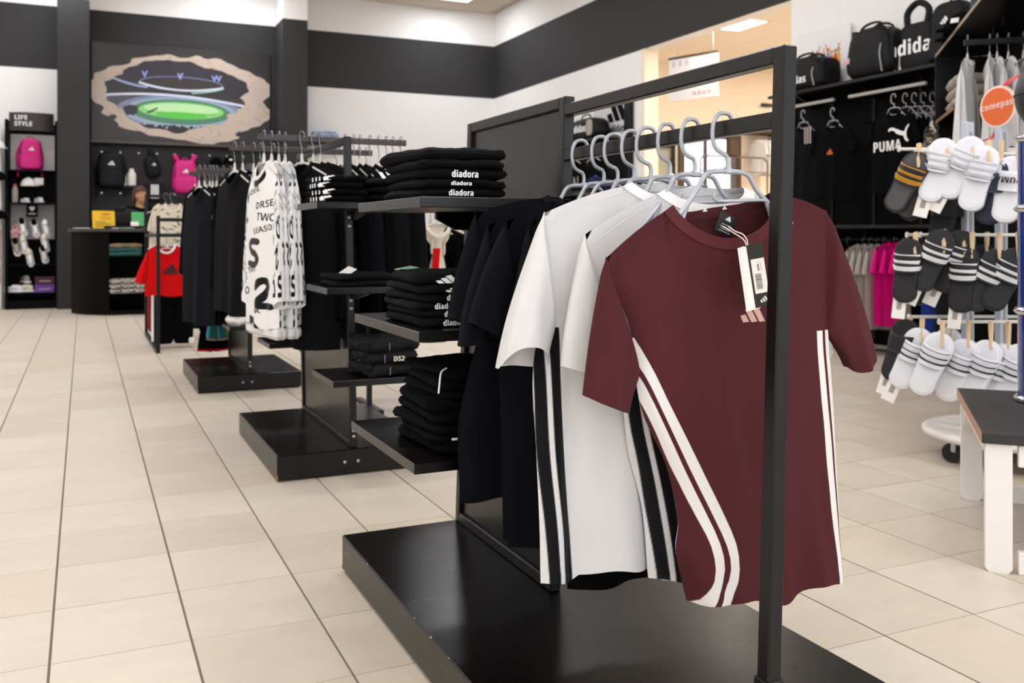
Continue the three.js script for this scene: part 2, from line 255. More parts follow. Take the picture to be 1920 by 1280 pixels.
// ribbed band standing on the neckline
function collarGeo(ring, width = 0.022, thick = 0.003, lift = 0.25) {
  const n = ring.length, c = ring.reduce((s, p) => s.add(p), V(0, 0, 0)).multiplyScalar(1 / n), pos = [], idx = [];
  const topY = Math.max(...ring.map((p) => p.y));
  for (let i = 0; i < n; i++) {
    const p = ring[i], inw = V(c.x - p.x, (topY + 0.02 - p.y), 0); if (inw.length() < 1e-4) inw.set(0, 1, 0); inw.normalize(); inw.y += lift; inw.normalize();
    const q = p.clone().addScaledVector(inw, width); q.z *= 0.96; const out = V(p.x - c.x, 0, p.z - c.z).normalize(); out.z = Math.sign(p.z || 1) * 0.9; out.normalize();
    for (const [b, k] of [[p, 1], [q, 0.6], [q, -0.6], [p, -0.6]]) { const r = b.clone().addScaledVector(out, thick * k); pos.push(r.x, r.y, r.z); }
  }
  for (let i = 0; i < n; i++) { const a = i * 4, b = ((i + 1) % n) * 4; for (let k = 0; k < 4; k++) { const l = (k + 1) % 4; idx.push(a + k, b + k, a + l, a + l, b + k, b + l); } }
  const g = new THREE.BufferGeometry(); g.setAttribute('position', new THREE.Float32BufferAttribute(pos, 3)); g.setAttribute('uv', new THREE.Float32BufferAttribute(pos.map((_, i) => 0).slice(0, n * 8), 2)); g.setIndex(idx); g.computeVertexNormals(); return toCreasedNormals(g, 0.9);
}
// s: tip, pit, outer, inner [x, y] (shoulder point, armpit, cuff ends); e0, e1 half depths; z shift
function sleeveGeo(s) {
  const N = 28, Mr = 20, pos = [], uv = [], idx = [], bow = s.bow ?? 0.012;
  for (let j = 0; j <= Mr; j++) {
    const t = j / Mr, tx = lerp(s.tip[0], s.outer[0], t), ty = lerp(s.tip[1], s.outer[1], t), bx = lerp(s.pit[0], s.inner[0], t), by = lerp(s.pit[1], s.inner[1], t);
    const nx = tx - bx, ny = ty - by, l = Math.hypot(nx, ny) || 1, b = bow * Math.sin(t * Math.PI), hem = t > 0.9 ? 0.0014 : 0;
    const T = [tx + nx / l * b, ty + ny / l * b], P = [bx + nx / l * b * 0.3, by + ny / l * b * 0.3], e = lerp(s.e0, s.e1, smooth(t)) * (0.02 + 0.98 * smooth(t / 0.14)) + hem;
    for (let i = 0; i <= N; i++) {
      const a = i / N * Math.PI * 2, c = Math.cos(a), sn = Math.sin(a), k = (c + 1) / 2, kk = k;
      const ripple = s.ripple ? s.ripple * Math.sin(kk * 9 + t * 4) * t * (1 - Math.abs(c)) : 0;
      pos.push(lerp(P[0], T[0], kk), lerp(P[1], T[1], kk) - (s.droop ?? 0) * t * (sn > 0 ? sn : 0), (s.z ?? 0) + (s.z1 ?? 0) * t + (e + ripple) * Math.sign(sn) * Math.pow(Math.abs(sn), 0.75));
      uv.push(s.uvAt ? s.uvAt[0] : i / N, s.uvAt ? s.uvAt[1] : t);
    }
  }
  for (let j = 0; j < Mr; j++) for (let i = 0; i < N; i++) { const a = j * (N + 1) + i, b = a + 1, c = a + N + 1, d = c + 1; idx.push(a, b, c, b, d, c); }
  const g = new THREE.BufferGeometry(); g.setAttribute('position', new THREE.Float32BufferAttribute(pos, 3)); g.setAttribute('uv', new THREE.Float32BufferAttribute(uv, 2)); g.setIndex(idx); g.computeVertexNormals(); return g;
}
const shift = (l, dx, dy) => l.map(([y, x]) => [y - dy, x - dx]);
// a plain symmetric tee (or long-sleeved top), shoulders at y = 0, hanging down; returns a group under `t`
const teeCache = {};
function teeParts(key, o = {}) {
  if (teeCache[key]) return teeCache[key];
  const w = o.w ?? 0.5, h = o.h ?? 0.68, sl = o.sleeve ?? 0.2, e = o.e ?? 0.035, hw = w / 2, sw = o.shoulder ?? hw - 0.03, sp = o.splay ?? 0.08, ph = o.phase ?? 0, seedk = o.k ?? 5;
  const uvBox = [-0.45, 0.45, -h - 0.05, 0.1];
  const body = bodyGeo({ rows: o.rows ?? 22, cols: o.cols ?? [5, 12], uvBox, L: [[-0.015, -sw], [-0.12, -hw + 0.015], [-0.24, -hw], [-h * 0.6, -hw - 0.004], [-h, -hw]], R: [[-0.015, sw], [-0.12, hw - 0.015], [-0.24, hw], [-h * 0.6, hw + 0.004], [-h, hw]],
    neck: { xl: -0.085, yl: 0.03, xr: 0.085, yr: 0.03, df: o.df ?? 0.085, db: 0.02, nd: 0.035 }, hem: (u) => -h + 0.008 * Math.sin(u * 7 + ph), depth: (y) => lerp(0.02, e, smooth(-y / 0.3)),
    fold: (u, v, s) => 0.011 * Math.sin(u * (seedk + 6) + ph + s) * v + 0.006 * Math.sin(u * 21 + ph * 2 + v * 2) * v });
  const cuff = (s) => ({ tip: [s * sw, -0.012], pit: [s * (hw - 0.02), -0.22], outer: [s * (hw + sp), -0.05 - sl], inner: [s * (hw - 0.03 + (sl > 0.3 ? 0.03 : sp * 0.4)), -0.09 - sl - (sl > 0.3 ? 0 : -0.02)], e0: 0.022, e1: o.cuff ?? 0.026, bow: o.bow ?? 0.012, ripple: 0.006, uvAt: o.sleeveUv });
  return teeCache[key] = { body, collar: collarGeo(body.userData.ring, 0.018), sl: sleeveGeo(cuff(-1)), sr: sleeveGeo(cuff(1)), uvBox };
}
function addTee(t, key, mat, o = {}) {
  const p = teeParts(key, o); part('body', p.body, mat, t); part('collar', p.collar, o.collarMat ?? o.plain ?? mat, t); part('sleeve', p.sl, o.sleeveMat ?? o.plain ?? mat, t); part('sleeve', p.sr, o.sleeveMat ?? o.plain ?? mat, t); return t;
}
// hangers: rail top centre at the origin, hook round a rail along z, arms across x
function plasticHanger(label, pos, turn, mat = M.plastic, group) {
  const t = thing('clothes_hanger', label, 'hanger', pos, turn, group);
  part('hook', tube([[0.021, -0.016, 0], [0.020, 0.003, 0], [0.012, 0.014, 0], [-0.004, 0.016, 0], [-0.018, 0.009, 0], [-0.026, -0.010, 0], [-0.027, -0.036, 0], [-0.020, -0.055, 0], [-0.006, -0.064, 0], [0.004, -0.068, 0], [0.009, -0.078, 0], [0.009, -0.092, 0], [0.009, -0.104, 0]], 0.0046, 64, 10), mat, t);
  part('yoke', tube([[-0.165, -0.246, 0], [-0.13, -0.214, 0], [-0.09, -0.172, 0], [-0.064, -0.138, 0], [-0.046, -0.111, 0], [-0.030, -0.103, 0], [0.009, -0.101, 0], [0.045, -0.103, 0], [0.062, -0.110, 0], [0.079, -0.135, 0], [0.104, -0.158, 0], [0.14, -0.184, 0], [0.17, -0.206, 0]], 0.0052, 60, 8), mat, t);
  part('swivel_block', box(0.018, 0.014, 0.013, 0.009, -0.1, 0, 0.003), mat, t);
  part('trouser_bar', tube([[-0.025, -0.143, 0.004], [-0.027, -0.155, 0.004], [-0.018, -0.161, 0.004], [0.02, -0.161, 0.004], [0.09, -0.158, 0.003], [0.11, -0.162, 0]], 0.0036, 30, 8), mat, t);
  part('web', prism([[-0.082, -0.160], [-0.122, -0.204], [-0.11, -0.216], [-0.094, -0.19]], 0.003), mat, t);
  part('web', prism([[0.102, -0.157], [0.140, -0.184], [0.125, -0.205], [0.112, -0.19]], 0.003), mat, t);
  part('strut', rod(V(-0.085, -0.165, 0), V(-0.112, -0.232, 0), 0.0042, 8), mat, t);
  part('strut', rod(V(0.104, -0.158, 0), V(0.126, -0.215, 0), 0.0042, 8), mat, t);
  return t;
}

// slim wire hook over a wooden or clear shoulder bar (bar top centre at the origin, shoulders across x)
let slimProto;
function slimHanger(label, pos, turn, group, mat = M.clearPlastic) {
  const t = thing('clothes_hanger', label, 'hanger', pos, turn, group);
  part('hook', new THREE.TubeGeometry(curve([[0.018, -0.012, 0], [0.017, 0.005, 0], [0.006, 0.017, 0], [-0.010, 0.014, 0], [-0.018, 0.0, 0], [-0.015, -0.03, 0], [-0.002, -0.055, 0], [0, -0.08, 0], [0, -0.1, 0]]), 24, 0.0024, 5), M.wire, t);
  part('neck', new THREE.CylinderGeometry(0.005, 0.011, 0.05, 8).translate(0, -0.115, 0), mat, t);
  part('shoulder_bar', tube([[-0.185, -0.2, 0], [-0.1, -0.165, 0], [-0.03, -0.137, 0], [0.03, -0.137, 0], [0.1, -0.165, 0], [0.185, -0.2, 0]], 0.006, 20, 6), mat, t);
  return t;
}
// folded garment: soft slab w x h x d, base at y = 0, folds on the left and front edges
function foldedGeo(w, h, d, k = 0) {
  const g = new THREE.BoxGeometry(w, h, d, 22, 8, 20), p = g.attributes.position, hw = w / 2, hh = h / 2, hd = d / 2;
  for (let i = 0; i < p.count; i++) {
    let x = p.getX(i) / hw, y = p.getY(i) / hh, z = p.getZ(i) / hd;
    const ey = Math.pow(Math.max(0, 1 - Math.pow(Math.abs(y), 2.8) * 0.98), 1 / 2.8), r = hh * 1.05;      // round the edges over the height
    let X = x * (hw - r) + Math.sign(x) * (Math.abs(x) > 0.999 ? r * ey : r * Math.min(1, Math.abs(x)) * (Math.abs(x) > 0.85 ? lerp(1, ey, (Math.abs(x) - 0.85) / 0.15) : 1));
    let Z = z * (hd - r) + Math.sign(z) * (Math.abs(z) > 0.999 ? r * ey : r * Math.abs(z) * (Math.abs(z) > 0.85 ? lerp(1, ey, (Math.abs(z) - 0.85) / 0.15) : 1));
    const n = vnoise(x * 2.2 + k * 7.3 + 40, z * 2.2 + k * 3.1 + 40) - 0.5, m = vnoise(x * 5 + k * 5.7 + 40, z * 5 + 40 + y) - 0.5;
    let Y = y * hh * (1 - 0.25 * Math.pow(Math.max(Math.abs(x), Math.abs(z)), 6)) + hh + n * h * 0.35 + (y > 0.9 ? m * h * 0.2 : 0);
    if (Math.abs(x) > 0.999 || Math.abs(z) > 0.999) { const gr = 0.05 * h * Math.cos(y * 6.5); X += Math.sign(x) * (Math.abs(x) > 0.999 ? gr + m * 0.006 : 0); Z += Math.sign(z) * (Math.abs(z) > 0.999 ? gr + m * 0.006 : 0); }
    const pl = Math.max(Math.abs(x), Math.abs(z)) / (Math.pow(Math.pow(Math.abs(x), 7) + Math.pow(Math.abs(z), 7), 1 / 7) || 1); X *= pl; Z *= pl;
    p.setXYZ(i, X, Math.max(0, Y), Z);
  }
  const q = mergeVertices(stripUv(g)); q.computeVertexNormals(); const out = flat(q); addUv(out, w, d); return out;
}
function stripUv(g) { const c = new THREE.BufferGeometry(); c.setAttribute('position', g.attributes.position); c.setIndex(g.index); return c; }
function addUv(g) { const p = g.attributes.position, n = g.attributes.normal, u = []; for (let i = 0; i < p.count; i++) { const a = Math.abs(n.getY(i)); a > 0.7 ? u.push(p.getX(i) * 2, p.getZ(i) * 2) : u.push((p.getX(i) + p.getZ(i)) * 2, p.getY(i) * 2); } g.setAttribute('uv', new THREE.Float32BufferAttribute(u, 2)); }
const foldCache = {};
function folded(name, label, pos, w, h, d, mat, k, turn = 0, group, cat = 'folded clothes') {
  const key = [w, h, d, k % 4].join(); const t = thing(name, label, cat, pos, turn, group);
  part('folded_body', foldCache[key] ??= foldedGeo(w, h, d, k % 4), mat, t); return t;
}
// a fabric print lying proud on the front edge of a folded garment
function edgePrint(t, str, size, x, y, z, mat = M.whitePrint, squash = 1, turn = 0) { const m = part('print', text(str, size, 0.003).scale(1, squash, 1), mat, t); m.position.set(x, y, z); m.rotation.y = turn; return m; }

// raised seam along the front of a shoulder: from the neck point to the tip, a little below the edge
function shoulderSeam(t, mat, n, p, z0 = 0.016, z1 = 0.007, drop = 0.016) { part('shoulder_seam', tube([[n[0], n[1] - drop * 0.8, z0], [lerp(n[0], p[0], 0.5), lerp(n[1], p[1], 0.5) - drop + 0.006, (z0 + z1) / 2 + 0.001], [p[0], p[1] - drop, z1]], 0.0011, 20, 6), mat, t); }
// ---------- the near rack ----------
const LEAN = 0.033, railA = (h) => 1.118 + LEAN * h;             // the frame stands a little out of plumb
const tilt = (g) => { const p = g.attributes.position; for (let i = 0; i < p.count; i++) p.setX(i, p.getX(i) + LEAN * p.getY(i)); g.computeVertexNormals(); return toCreasedNormals(g, 0.6); };
const wt = (...a) => tilt(wbox(...a).translate(0, 0, 0));
const near = thing('display_rack', 'large near black clothes rack with open hanging bay, side panel, shelves and plinth', 'rack', W(0, 0, 0));
{
  const f0 = 1.118;                                              // left face of the frame at floor level
  part('plinth', wbox(0.742, 1.545, 0.008, 0.115, 1.30, 2.905, 0.004), M.laminate, near);
  for (const [a, z] of [[0.8, 1.4], [1.42, 1.4], [0.8, 2.7], [1.42, 2.7]]) part('foot', wbox(a, a + 0.06, 0, 0.012, z, z + 0.06), M.blackMetal, near);
  part('chipped_corner', new THREE.DodecahedronGeometry(0.010, 0).scale(0.4, 1.1, 0.7).translate(0.744, 0.018, -2.899), M.chip, near);
  for (const [z, k] of [[2.62, 0.9], [2.2, 0.7], [2.08, 1], [1.96, 0.6]]) part('paint_chip', new THREE.DodecahedronGeometry(0.0035 * k, 0).scale(0.8, 0.8, 1.6).translate(0.7435, 0.1135, -z), M.greyTee, near);
  const post = (z0, z1, h0, h1) => wt(f0, f0 + 0.032, h0, h1, z0, z1, 0.003);
  part('post', post(1.345, 1.377, 0.115, 1.41), M.frame, near);
  part('post', post(2.205, 2.237, 0.115, 1.432), M.frame, near);
  part('post', post(2.868, 2.9, 0.115, 1.432), M.frame, near);
  part('post_bracket', wt(f0 - 0.004, f0 + 0.036, 0.115, 0.25, 1.341, 1.381, 0.003), M.frame, near);
  part('top_bar', wt(f0, f0 + 0.032, 1.378, 1.41, 1.377, 2.205, 0.003), M.frame, near);
  part('top_bar', wt(f0, f0 + 0.032, 1.4, 1.432, 2.237, 2.868, 0.003), M.frame, near);
  part('hang_rail', wt(f0 + 0.002, f0 + 0.030, 1.258, 1.290, 1.377, 2.205, 0.003), M.frame, near);
  part('bottom_bar', wt(f0, f0 + 0.032, 0.115, 0.147, 2.237, 2.868, 0.003), M.frame, near);
  part('panel', wt(f0 + 0.012, f0 + 0.022, 0.147, 1.4, 2.237, 2.868, 0.001), M.laminate, near);
  for (const [h, a1, z0, z1] of [[1.128, 1.14, 2.14, 2.70], [0.80, 1.13, 2.15, 2.74], [0.472, 1.12, 2.185, 2.78]]) {
    part('shelf', wbox(0.738, a1 + 0.01, h, h + 0.026, z0, z1, 0.0015), M.laminate, near);
    part('shelf_bracket', prism([[0, 0], [0.2, 0], [0.2, -0.05], [0.06, -0.05], [0, -0.018]], 0.012, 0.002).translate(a1 - 0.19, h, -(z0 + 0.09)), M.frame, near);
    part('shelf_bracket', prism([[0, 0], [0.2, 0], [0.2, -0.05], [0.06, -0.05], [0, -0.018]], 0.012, 0.002).translate(a1 - 0.19, h, -(z1 - 0.08)), M.frame, near);
  }
}
// hooks along the rail, far to near
const HOOK = [2.128, 2.025, 1.96, 1.884, 1.814, 1.734, 1.643, 1.533];
HOOK.forEach((z, i) => {
  const who = ['the farthest dark tee', 'the second dark tee', 'the third dark tee', 'the fourth dark tee', 'the half hidden dark tee', 'the farther white tee', 'the nearer white tee', 'the maroon tee'][i];
  plasticHanger(`grey plastic hanger on the near rail carrying ${who}`, W(railA(1.29) + 0.012, 1.29, z), [0.10, 0.08, -0.05, 0.12, -0.1, 0.16, 0.06, -0.02][i]);
});
// one tee, given in shop coordinates (right, up) around its hanger plane
function rackTee(name, label, z, o, mat, extra) {
  const ox = 1.165, oy = o.base, t = thing('t_shirt', label, 't-shirt', W(ox, oy, z));
  const m = (p) => [p[0] - ox, p[1] - oy], n = o.neck;
  const body = bodyGeo({ ...o, L: shift(o.L, ox, oy), R: shift(o.R, ox, oy), neck: { ...n, xl: n.xl - ox, xr: n.xr - ox, yl: n.yl - oy, yr: n.yr - oy }, hem: (u, s) => o.hem(u, s) - oy, depth: (y, u) => o.depth(y + oy, u), uvBox: [o.uvBox[0] - ox, o.uvBox[1] - ox, o.uvBox[2] - oy, o.uvBox[3] - oy] });
  part('body', body, mat, t); part('collar', collarGeo(body.userData.ring, o.band ?? 0.02), o.plain, t);
  for (const s of o.sleeves) part('sleeve', sleeveGeo({ ...s, tip: m([s.tip[0] + (s.outer[0] < s.pit[0] ? -0.006 : 0.006), s.tip[1] + 0.004]), pit: m(s.pit), outer: m(s.outer), inner: m(s.inner) }), o.plain, t);
  const tipL = o.L.reduce((a, q) => q[0] > a[0] ? q : a), tipR = o.R.reduce((a, q) => q[0] > a[0] ? q : a);
  shoulderSeam(t, o.plain, m([n.xl - 0.012, n.yl]), m([tipL[1] + 0.012, tipL[0]]), 0.030, 0.014); shoulderSeam(t, o.plain, m([n.xr + 0.012, n.yr]), m([tipR[1] - 0.012, tipR[0]]), 0.030, 0.014);
  extra?.(t, ox, oy); return t;
}
// texture of a tee: front on the left half, back on the right half
function teePrint(w, h, B, base, draw) {
  return canvas(w, h, (g) => {
    g.fillStyle = base; g.fillRect(0, 0, w, h);
    for (const side of [0, 1]) { g.save(); g.beginPath(); g.rect(side * w / 2, 0, w / 2, h); g.clip(); g.translate(side * w / 2, h); g.scale(w / 2 / (B[1] - B[0]), -h / (B[3] - B[2])); g.translate(-B[0], -B[2]); draw(g, side); g.restore(); }
  });
}
function ribbon(g, pts, width, color) { g.strokeStyle = color; g.lineWidth = width; g.lineJoin = 'round'; g.lineCap = 'butt'; g.beginPath(); pts.forEach((p, i) => i ? g.lineTo(...p) : g.moveTo(...p)); g.stroke(); }
const through = (l, n = 24) => { const f = profile(l.map(([x, y]) => [y, x])); const ys = l.map((p) => p[1]), a = Math.max(...ys), b = Math.min(...ys); return [...Array(n + 1).keys()].map((i) => { const y = lerp(a, b, i / n); return [f(y), y]; }); };
const offs = (l, d) => l.map(([x, y]) => [x + d, y]);
{ // maroon tee, nearest
  const B = [0.82, 1.62, 0.3, 1.2], C = '#52262b', Wt = '#efeae6';
  const map = teePrint(2048, 2048, B, C, (g, side) => {
    if (!side) {
      const l = through([[0.940, 0.86], [0.972, 0.80], [1.004, 0.735], [1.066, 0.612], [1.118, 0.49], [1.131, 0.435], [1.129, 0.40], [1.115, 0.36], [1.10, 0.30]]);
      ribbon(g, offs(l, 0.011), 0.018, Wt); ribbon(g, offs(l, -0.018), 0.018, Wt);
      const r = through([[1.405, 0.86], [1.404, 0.8], [1.408, 0.6], [1.415, 0.42], [1.418, 0.3]]);
      ribbon(g, r, 0.020, Wt); ribbon(g, offs(r, 0.029), 0.020, Wt);
      // three slanted bars on the chest
      g.fillStyle = '#d9b3a6'; const bars = (x, y, s) => { for (let i = 0; i < 3; i++) { const h = (0.3 + 0.26 * i) * s, b = x + i * 0.36 * s; g.beginPath(); g.moveTo(b, y); g.lineTo(b + 0.27 * s, y + 0.02 * s); g.lineTo(b + 0.27 * s - h * 0.5, y + h); g.lineTo(b - h * 0.5 + 0.04 * s, y + h * 0.82); g.closePath(); g.fill(); } };
      bars(1.196, 0.886, 0.055);
    } else {
      ribbon(g, [[1.05, 1.01], [1.16, 1.035], [1.25, 1.03]], 0.014, Wt); ribbon(g, [[1.05, 0.985], [1.16, 1.01], [1.25, 1.005]], 0.012, Wt);
      ribbon(g, [[1.415, 0.9], [1.44, 0.3]], 0.05, Wt); ribbon(g, [[0.95, 0.85], [1.08, 0.4]], 0.04, Wt);
    }
  });
  const mt = cloth(0xffffff, { map, sheen: 0.2, sheenColor: new THREE.Color(0x6a4a4e) }), plain = M.maroon;
  rackTee('t_shirt', 'maroon t-shirt with white side stripes hanging nearest on the rack', 1.533, {
    base: 0.335, uvBox: B, plain, band: 0.023, rows: 60, cols: [14, 30],
    L: [[1.016, 0.898], [0.96, 0.915], [0.90, 0.945], [0.833, 0.962], [0.763, 0.968], [0.706, 0.985], [0.61, 1.034], [0.50, 1.062], [0.44, 1.056], [0.37, 1.074], [0.335, 1.082]],
    R: [[1.112, 1.440], [1.03, 1.446], [0.94, 1.446], [0.871, 1.446], [0.74, 1.452], [0.55, 1.460], [0.345, 1.468]],
    neck: { xl: 1.031, yl: 1.107, xr: 1.316, yr: 1.143, df: 0.092, db: 0.032, nd: 0.05 },
    hem: (u, s) => s > 0 ? 0.336 + 0.012 * Math.sin(u * 9.5 + 0.4) + 0.012 * Math.exp(-Math.pow((u - 0.30) / 0.1, 2)) : 0.345 + 0.01 * Math.sin(u * 8 + 2),
    depth: (y, u) => lerp(0.055, 0.022, smooth((y - 0.6) / 0.45)) + 0.02 * smooth((0.6 - y) / 0.3),
    fold: (u, v, s) => s > 0 ? 0.016 * Math.sin(u * 9 - 0.8 + v) * v * v + 0.007 * Math.sin(u * 17 + v * 5 + 1) * smooth((v - 0.25) / 0.3) + 0.006 * (fbm(u * 7 + 3, v * 5 + 2) - 0.5) + 0.010 * Math.exp(-Math.pow((u - 0.30 - v * 0.05) / 0.06, 2)) * v + 0.006 * Math.sin(u * 24 + 2 * v) * v + 0.030 * Math.exp(-Math.pow((u - 0.03) / 0.07, 2)) * smooth((v - 0.6) / 0.4) - 0.012 * Math.exp(-Math.pow((u - 0.8) / 0.05, 2)) * smooth((v - 0.4) / 0.5) : 0.012 * Math.sin(u * 8 + 1) * v,
    sleeves: [
      { tip: [0.905, 1.018], pit: [0.972, 0.80], outer: [0.852, 0.760], inner: [0.945, 0.722], e0: 0.03, e1: 0.03, bow: 0.006, ripple: 0.008, droop: 0.004 },
      { tip: [1.434, 1.112], pit: [1.428, 0.862], outer: [1.572, 0.806], inner: [1.50, 0.775], e0: 0.026, e1: 0.03, bow: 0.014, ripple: 0.008, droop: 0.02 }],
  }, mt, (t, ox, oy) => {
    const P = (a, h, z) => V(a - ox, h - oy, 1.533 - z);
    // printed neck label and the three small emblems inside the back of the neck
    const lab = part('neck_label', join([box(0.045, 0.042, 0.0012, 0, 0, 0, 0.0004)]), std(0x0d0d0e, 0.4), t); lab.position.copy(P(1.195, 1.082, 1.556)); lab.rotation.set(0.1, 0, -0.35);
    const mk = part('emblem', threeBars(0.014, 0.0006), M.whitePrint, lab); mk.position.set(0.0, 0.008, 0.0012);
    part('fine_print', join([0, 1, 2, 3].map((i) => box(0.026 + 0.006 * (i % 2), 0.0022, 0.0006, 0.001, -0.001 - i * 0.0048, 0.0010, 0.0002))), M.greyTee, lab);
    for (const [a, h] of [[1.150, 1.108], [1.199, 1.113], [1.243, 1.128]]) { const e = part('emblem', threeBars(0.011, 0.0005), M.whitePrint, t); e.position.copy(P(a, h, 1.566)); e.rotation.z = 0.15; }
    // swing tags on a cotton string
    const tagCard = canvas(256, 640, (g, w, h) => { g.fillStyle = '#211d18'; g.fillRect(0, 0, w, h); g.fillStyle = '#f0ebe3'; g.fillRect(96, 150, 150, 350); g.fillStyle = '#222'; for (let i = 0; i < 40; i++) g.fillRect(120, 300 + i * 4, 70, hash2(i, 3) > 0.5 ? 2.6 : 1.2); g.save(); g.translate(150, 270); g.rotate(-Math.PI / 2); for (let i = 0; i < 4; i++) g.fillRect(i * 17, 8, 11, 22); g.fillRect(76, 18, 6, 12); for (let i = 0; i < 6; i++) g.fillRect(i * 13, 46, 9, 5); g.restore(); g.fillStyle = '#f0ebe3'; for (let i = 0; i < 3; i++) { g.save(); g.translate(150 + i * 30, 600 - i * 4); g.rotate(-0.5); g.fillRect(0, -30 - i * 14, 18, 30 + i * 14); g.restore(); } });
    const g0 = new THREE.Group(); g0.name = 'swing_tag'; g0.position.copy(P(1.166, 1.045, 1.452)); g0.rotation.set(0.1, -0.35, 0.22); t.add(g0);
    const black = box(0.046, 0.125, 0.0008, 0.006, -0.066, 0.002, 0.0003); part('card', black, std(0x211d18, 0.6), g0);
    part('card_face', new THREE.PlaneGeometry(0.0455, 0.1245).translate(0.006, -0.066, 0.0027), std(0xffffff, 0.6, { map: tagCard }), g0);
    const w1 = part('card', box(0.04, 0.125, 0.0008, -0.004, -0.068, 0, 0.0003), M.paper, g0); w1.rotation.set(0, 0.5, -0.05);
    const w2 = part('card', box(0.04, 0.115, 0.0008, -0.010, -0.062, -0.004, 0.0003), M.paper, g0); w2.rotation.set(0, 0.7, -0.02);
    part('string', tube([P(1.150, 1.078, 1.49), P(1.155, 1.068, 1.475), P(1.163, 1.062, 1.462), P(1.168, 1.05, 1.455), P(1.165, 1.039, 1.452), P(1.160, 1.052, 1.456), P(1.145, 1.066, 1.47), P(1.128, 1.078, 1.48)], 0.0012, 40, 6), std(0xe9ded0, 0.9), t);
  });
}
function stripedWhite(B, left, back) {
  return teePrint(1024, 1024, B, '#e6e4e2', (g, side) => { const l = through(left); if (side) { ribbon(g, offs(l, 0.006), 0.10, '#e6e4e2'); } ribbon(g, l, 0.019, '#121114'); ribbon(g, offs(l, 0.030), 0.020, '#121114'); if (side) ribbon(g, offs(l, 0.002), 0.012, '#121114'); });
}
{
  const B = [0.7, 1.6, 0.28, 1.2];
  const R = [[1.115, 1.44], [1.0, 1.43], [0.88, 1.43], [0.6, 1.415], [0.33, 1.41]];
  const mapA = stripedWhite(B, [[0.852, 0.87], [0.853, 0.775], [0.860, 0.615], [0.876, 0.45], [0.886, 0.28]]);
  rackTee('t_shirt', 'white t-shirt with black side stripes, farther of the two white ones', 1.734, {
    base: 0.315, uvBox: B, plain: M.white, band: 0.024, rows: 50, cols: [12, 26],
    L: [[1.105, 0.866], [1.0, 0.862], [0.886, 0.858], [0.775, 0.842], [0.615, 0.850], [0.45, 0.858], [0.35, 0.860], [0.31, 0.862]], R,
    neck: { xl: 1.060, yl: 1.166, xr: 1.30, yr: 1.166, df: 0.05, db: 0.008, nd: 0.045 },
    hem: (u) => 0.340 + 0.024 * smooth((u - 0.10) / 0.05) * (1 - smooth((u - 0.42) / 0.06)) - 0.02 * smooth((u - 0.42) / 0.05) + 0.004 * Math.sin(u * 30),
    depth: (y, u) => lerp(0.06, 0.022, smooth((y - 0.6) / 0.5)),
    fold: (u, v, s) => s * (0.020 * Math.exp(-Math.pow((u - 0.30) / 0.12, 2)) - 0.026 * Math.exp(-Math.pow((u - 0.115) / 0.025, 2)) - 0.022 * Math.exp(-Math.pow((u - 0.44) / 0.02, 2))) * smooth((v - 0.1) / 0.7) + 0.006 * Math.sin(u * 22 + v) * v,
    sleeves: [{ tip: [0.872, 1.106], pit: [0.885, 0.86], outer: [0.762, 0.790], inner: [0.868, 0.784], e0: 0.034, e1: 0.05, bow: 0.012, ripple: 0.008, droop: -0.05, z: 0.006 }, { tip: [1.434, 1.115], pit: [1.43, 0.87], outer: [1.53, 0.81], inner: [1.46, 0.79], e0: 0.03, e1: 0.04, bow: 0.01 }],
  }, cloth(0xffffff, { map: mapA }));
  const mapB = stripedWhite(B, [[0.995, 0.85], [1.014, 0.745], [1.028, 0.65], [1.062, 0.50], [1.083, 0.36], [1.088, 0.28]]);
  rackTee('t_shirt', 'white t-shirt with black side stripes, directly behind the maroon one', 1.643, {
    base: 0.34, uvBox: B, plain: M.white, band: 0.024, rows: 50, cols: [12, 26],
    L: [[1.061, 0.913], [0.97, 0.935], [0.86, 0.972], [0.744, 0.998], [0.62, 1.015], [0.5, 1.048], [0.36, 1.063], [0.33, 1.066]], R: [[1.10, 1.455], [1.0, 1.45], [0.85, 1.44], [0.6, 1.42], [0.36, 1.41]],
    neck: { xl: 1.088, yl: 1.146, xr: 1.33, yr: 1.156, df: 0.05, db: 0.006, nd: 0.045 },
    hem: (u) => 0.350 + 0.02 * smooth((u - 0.17) / 0.05) + 0.004 * Math.sin(u * 26),
    depth: (y) => lerp(0.05, 0.022, smooth((y - 0.6) / 0.5)),
    fold: (u, v, s) => s * (-0.02 * Math.exp(-Math.pow((u - 0.19) / 0.03, 2)) + 0.012 * Math.sin(u * 10)) * smooth((v - 0.2) / 0.7),
    sleeves: [{ tip: [0.92, 1.062], pit: [0.972, 0.85], outer: [0.864, 0.800], inner: [0.95, 0.772], e0: 0.03, e1: 0.034, bow: 0.008, ripple: 0.006 }, { tip: [1.448, 1.10], pit: [1.44, 0.86], outer: [1.55, 0.80], inner: [1.475, 0.76], e0: 0.028, e1: 0.034, bow: 0.01 }],
  }, cloth(0xffffff, { map: mapB }));
}
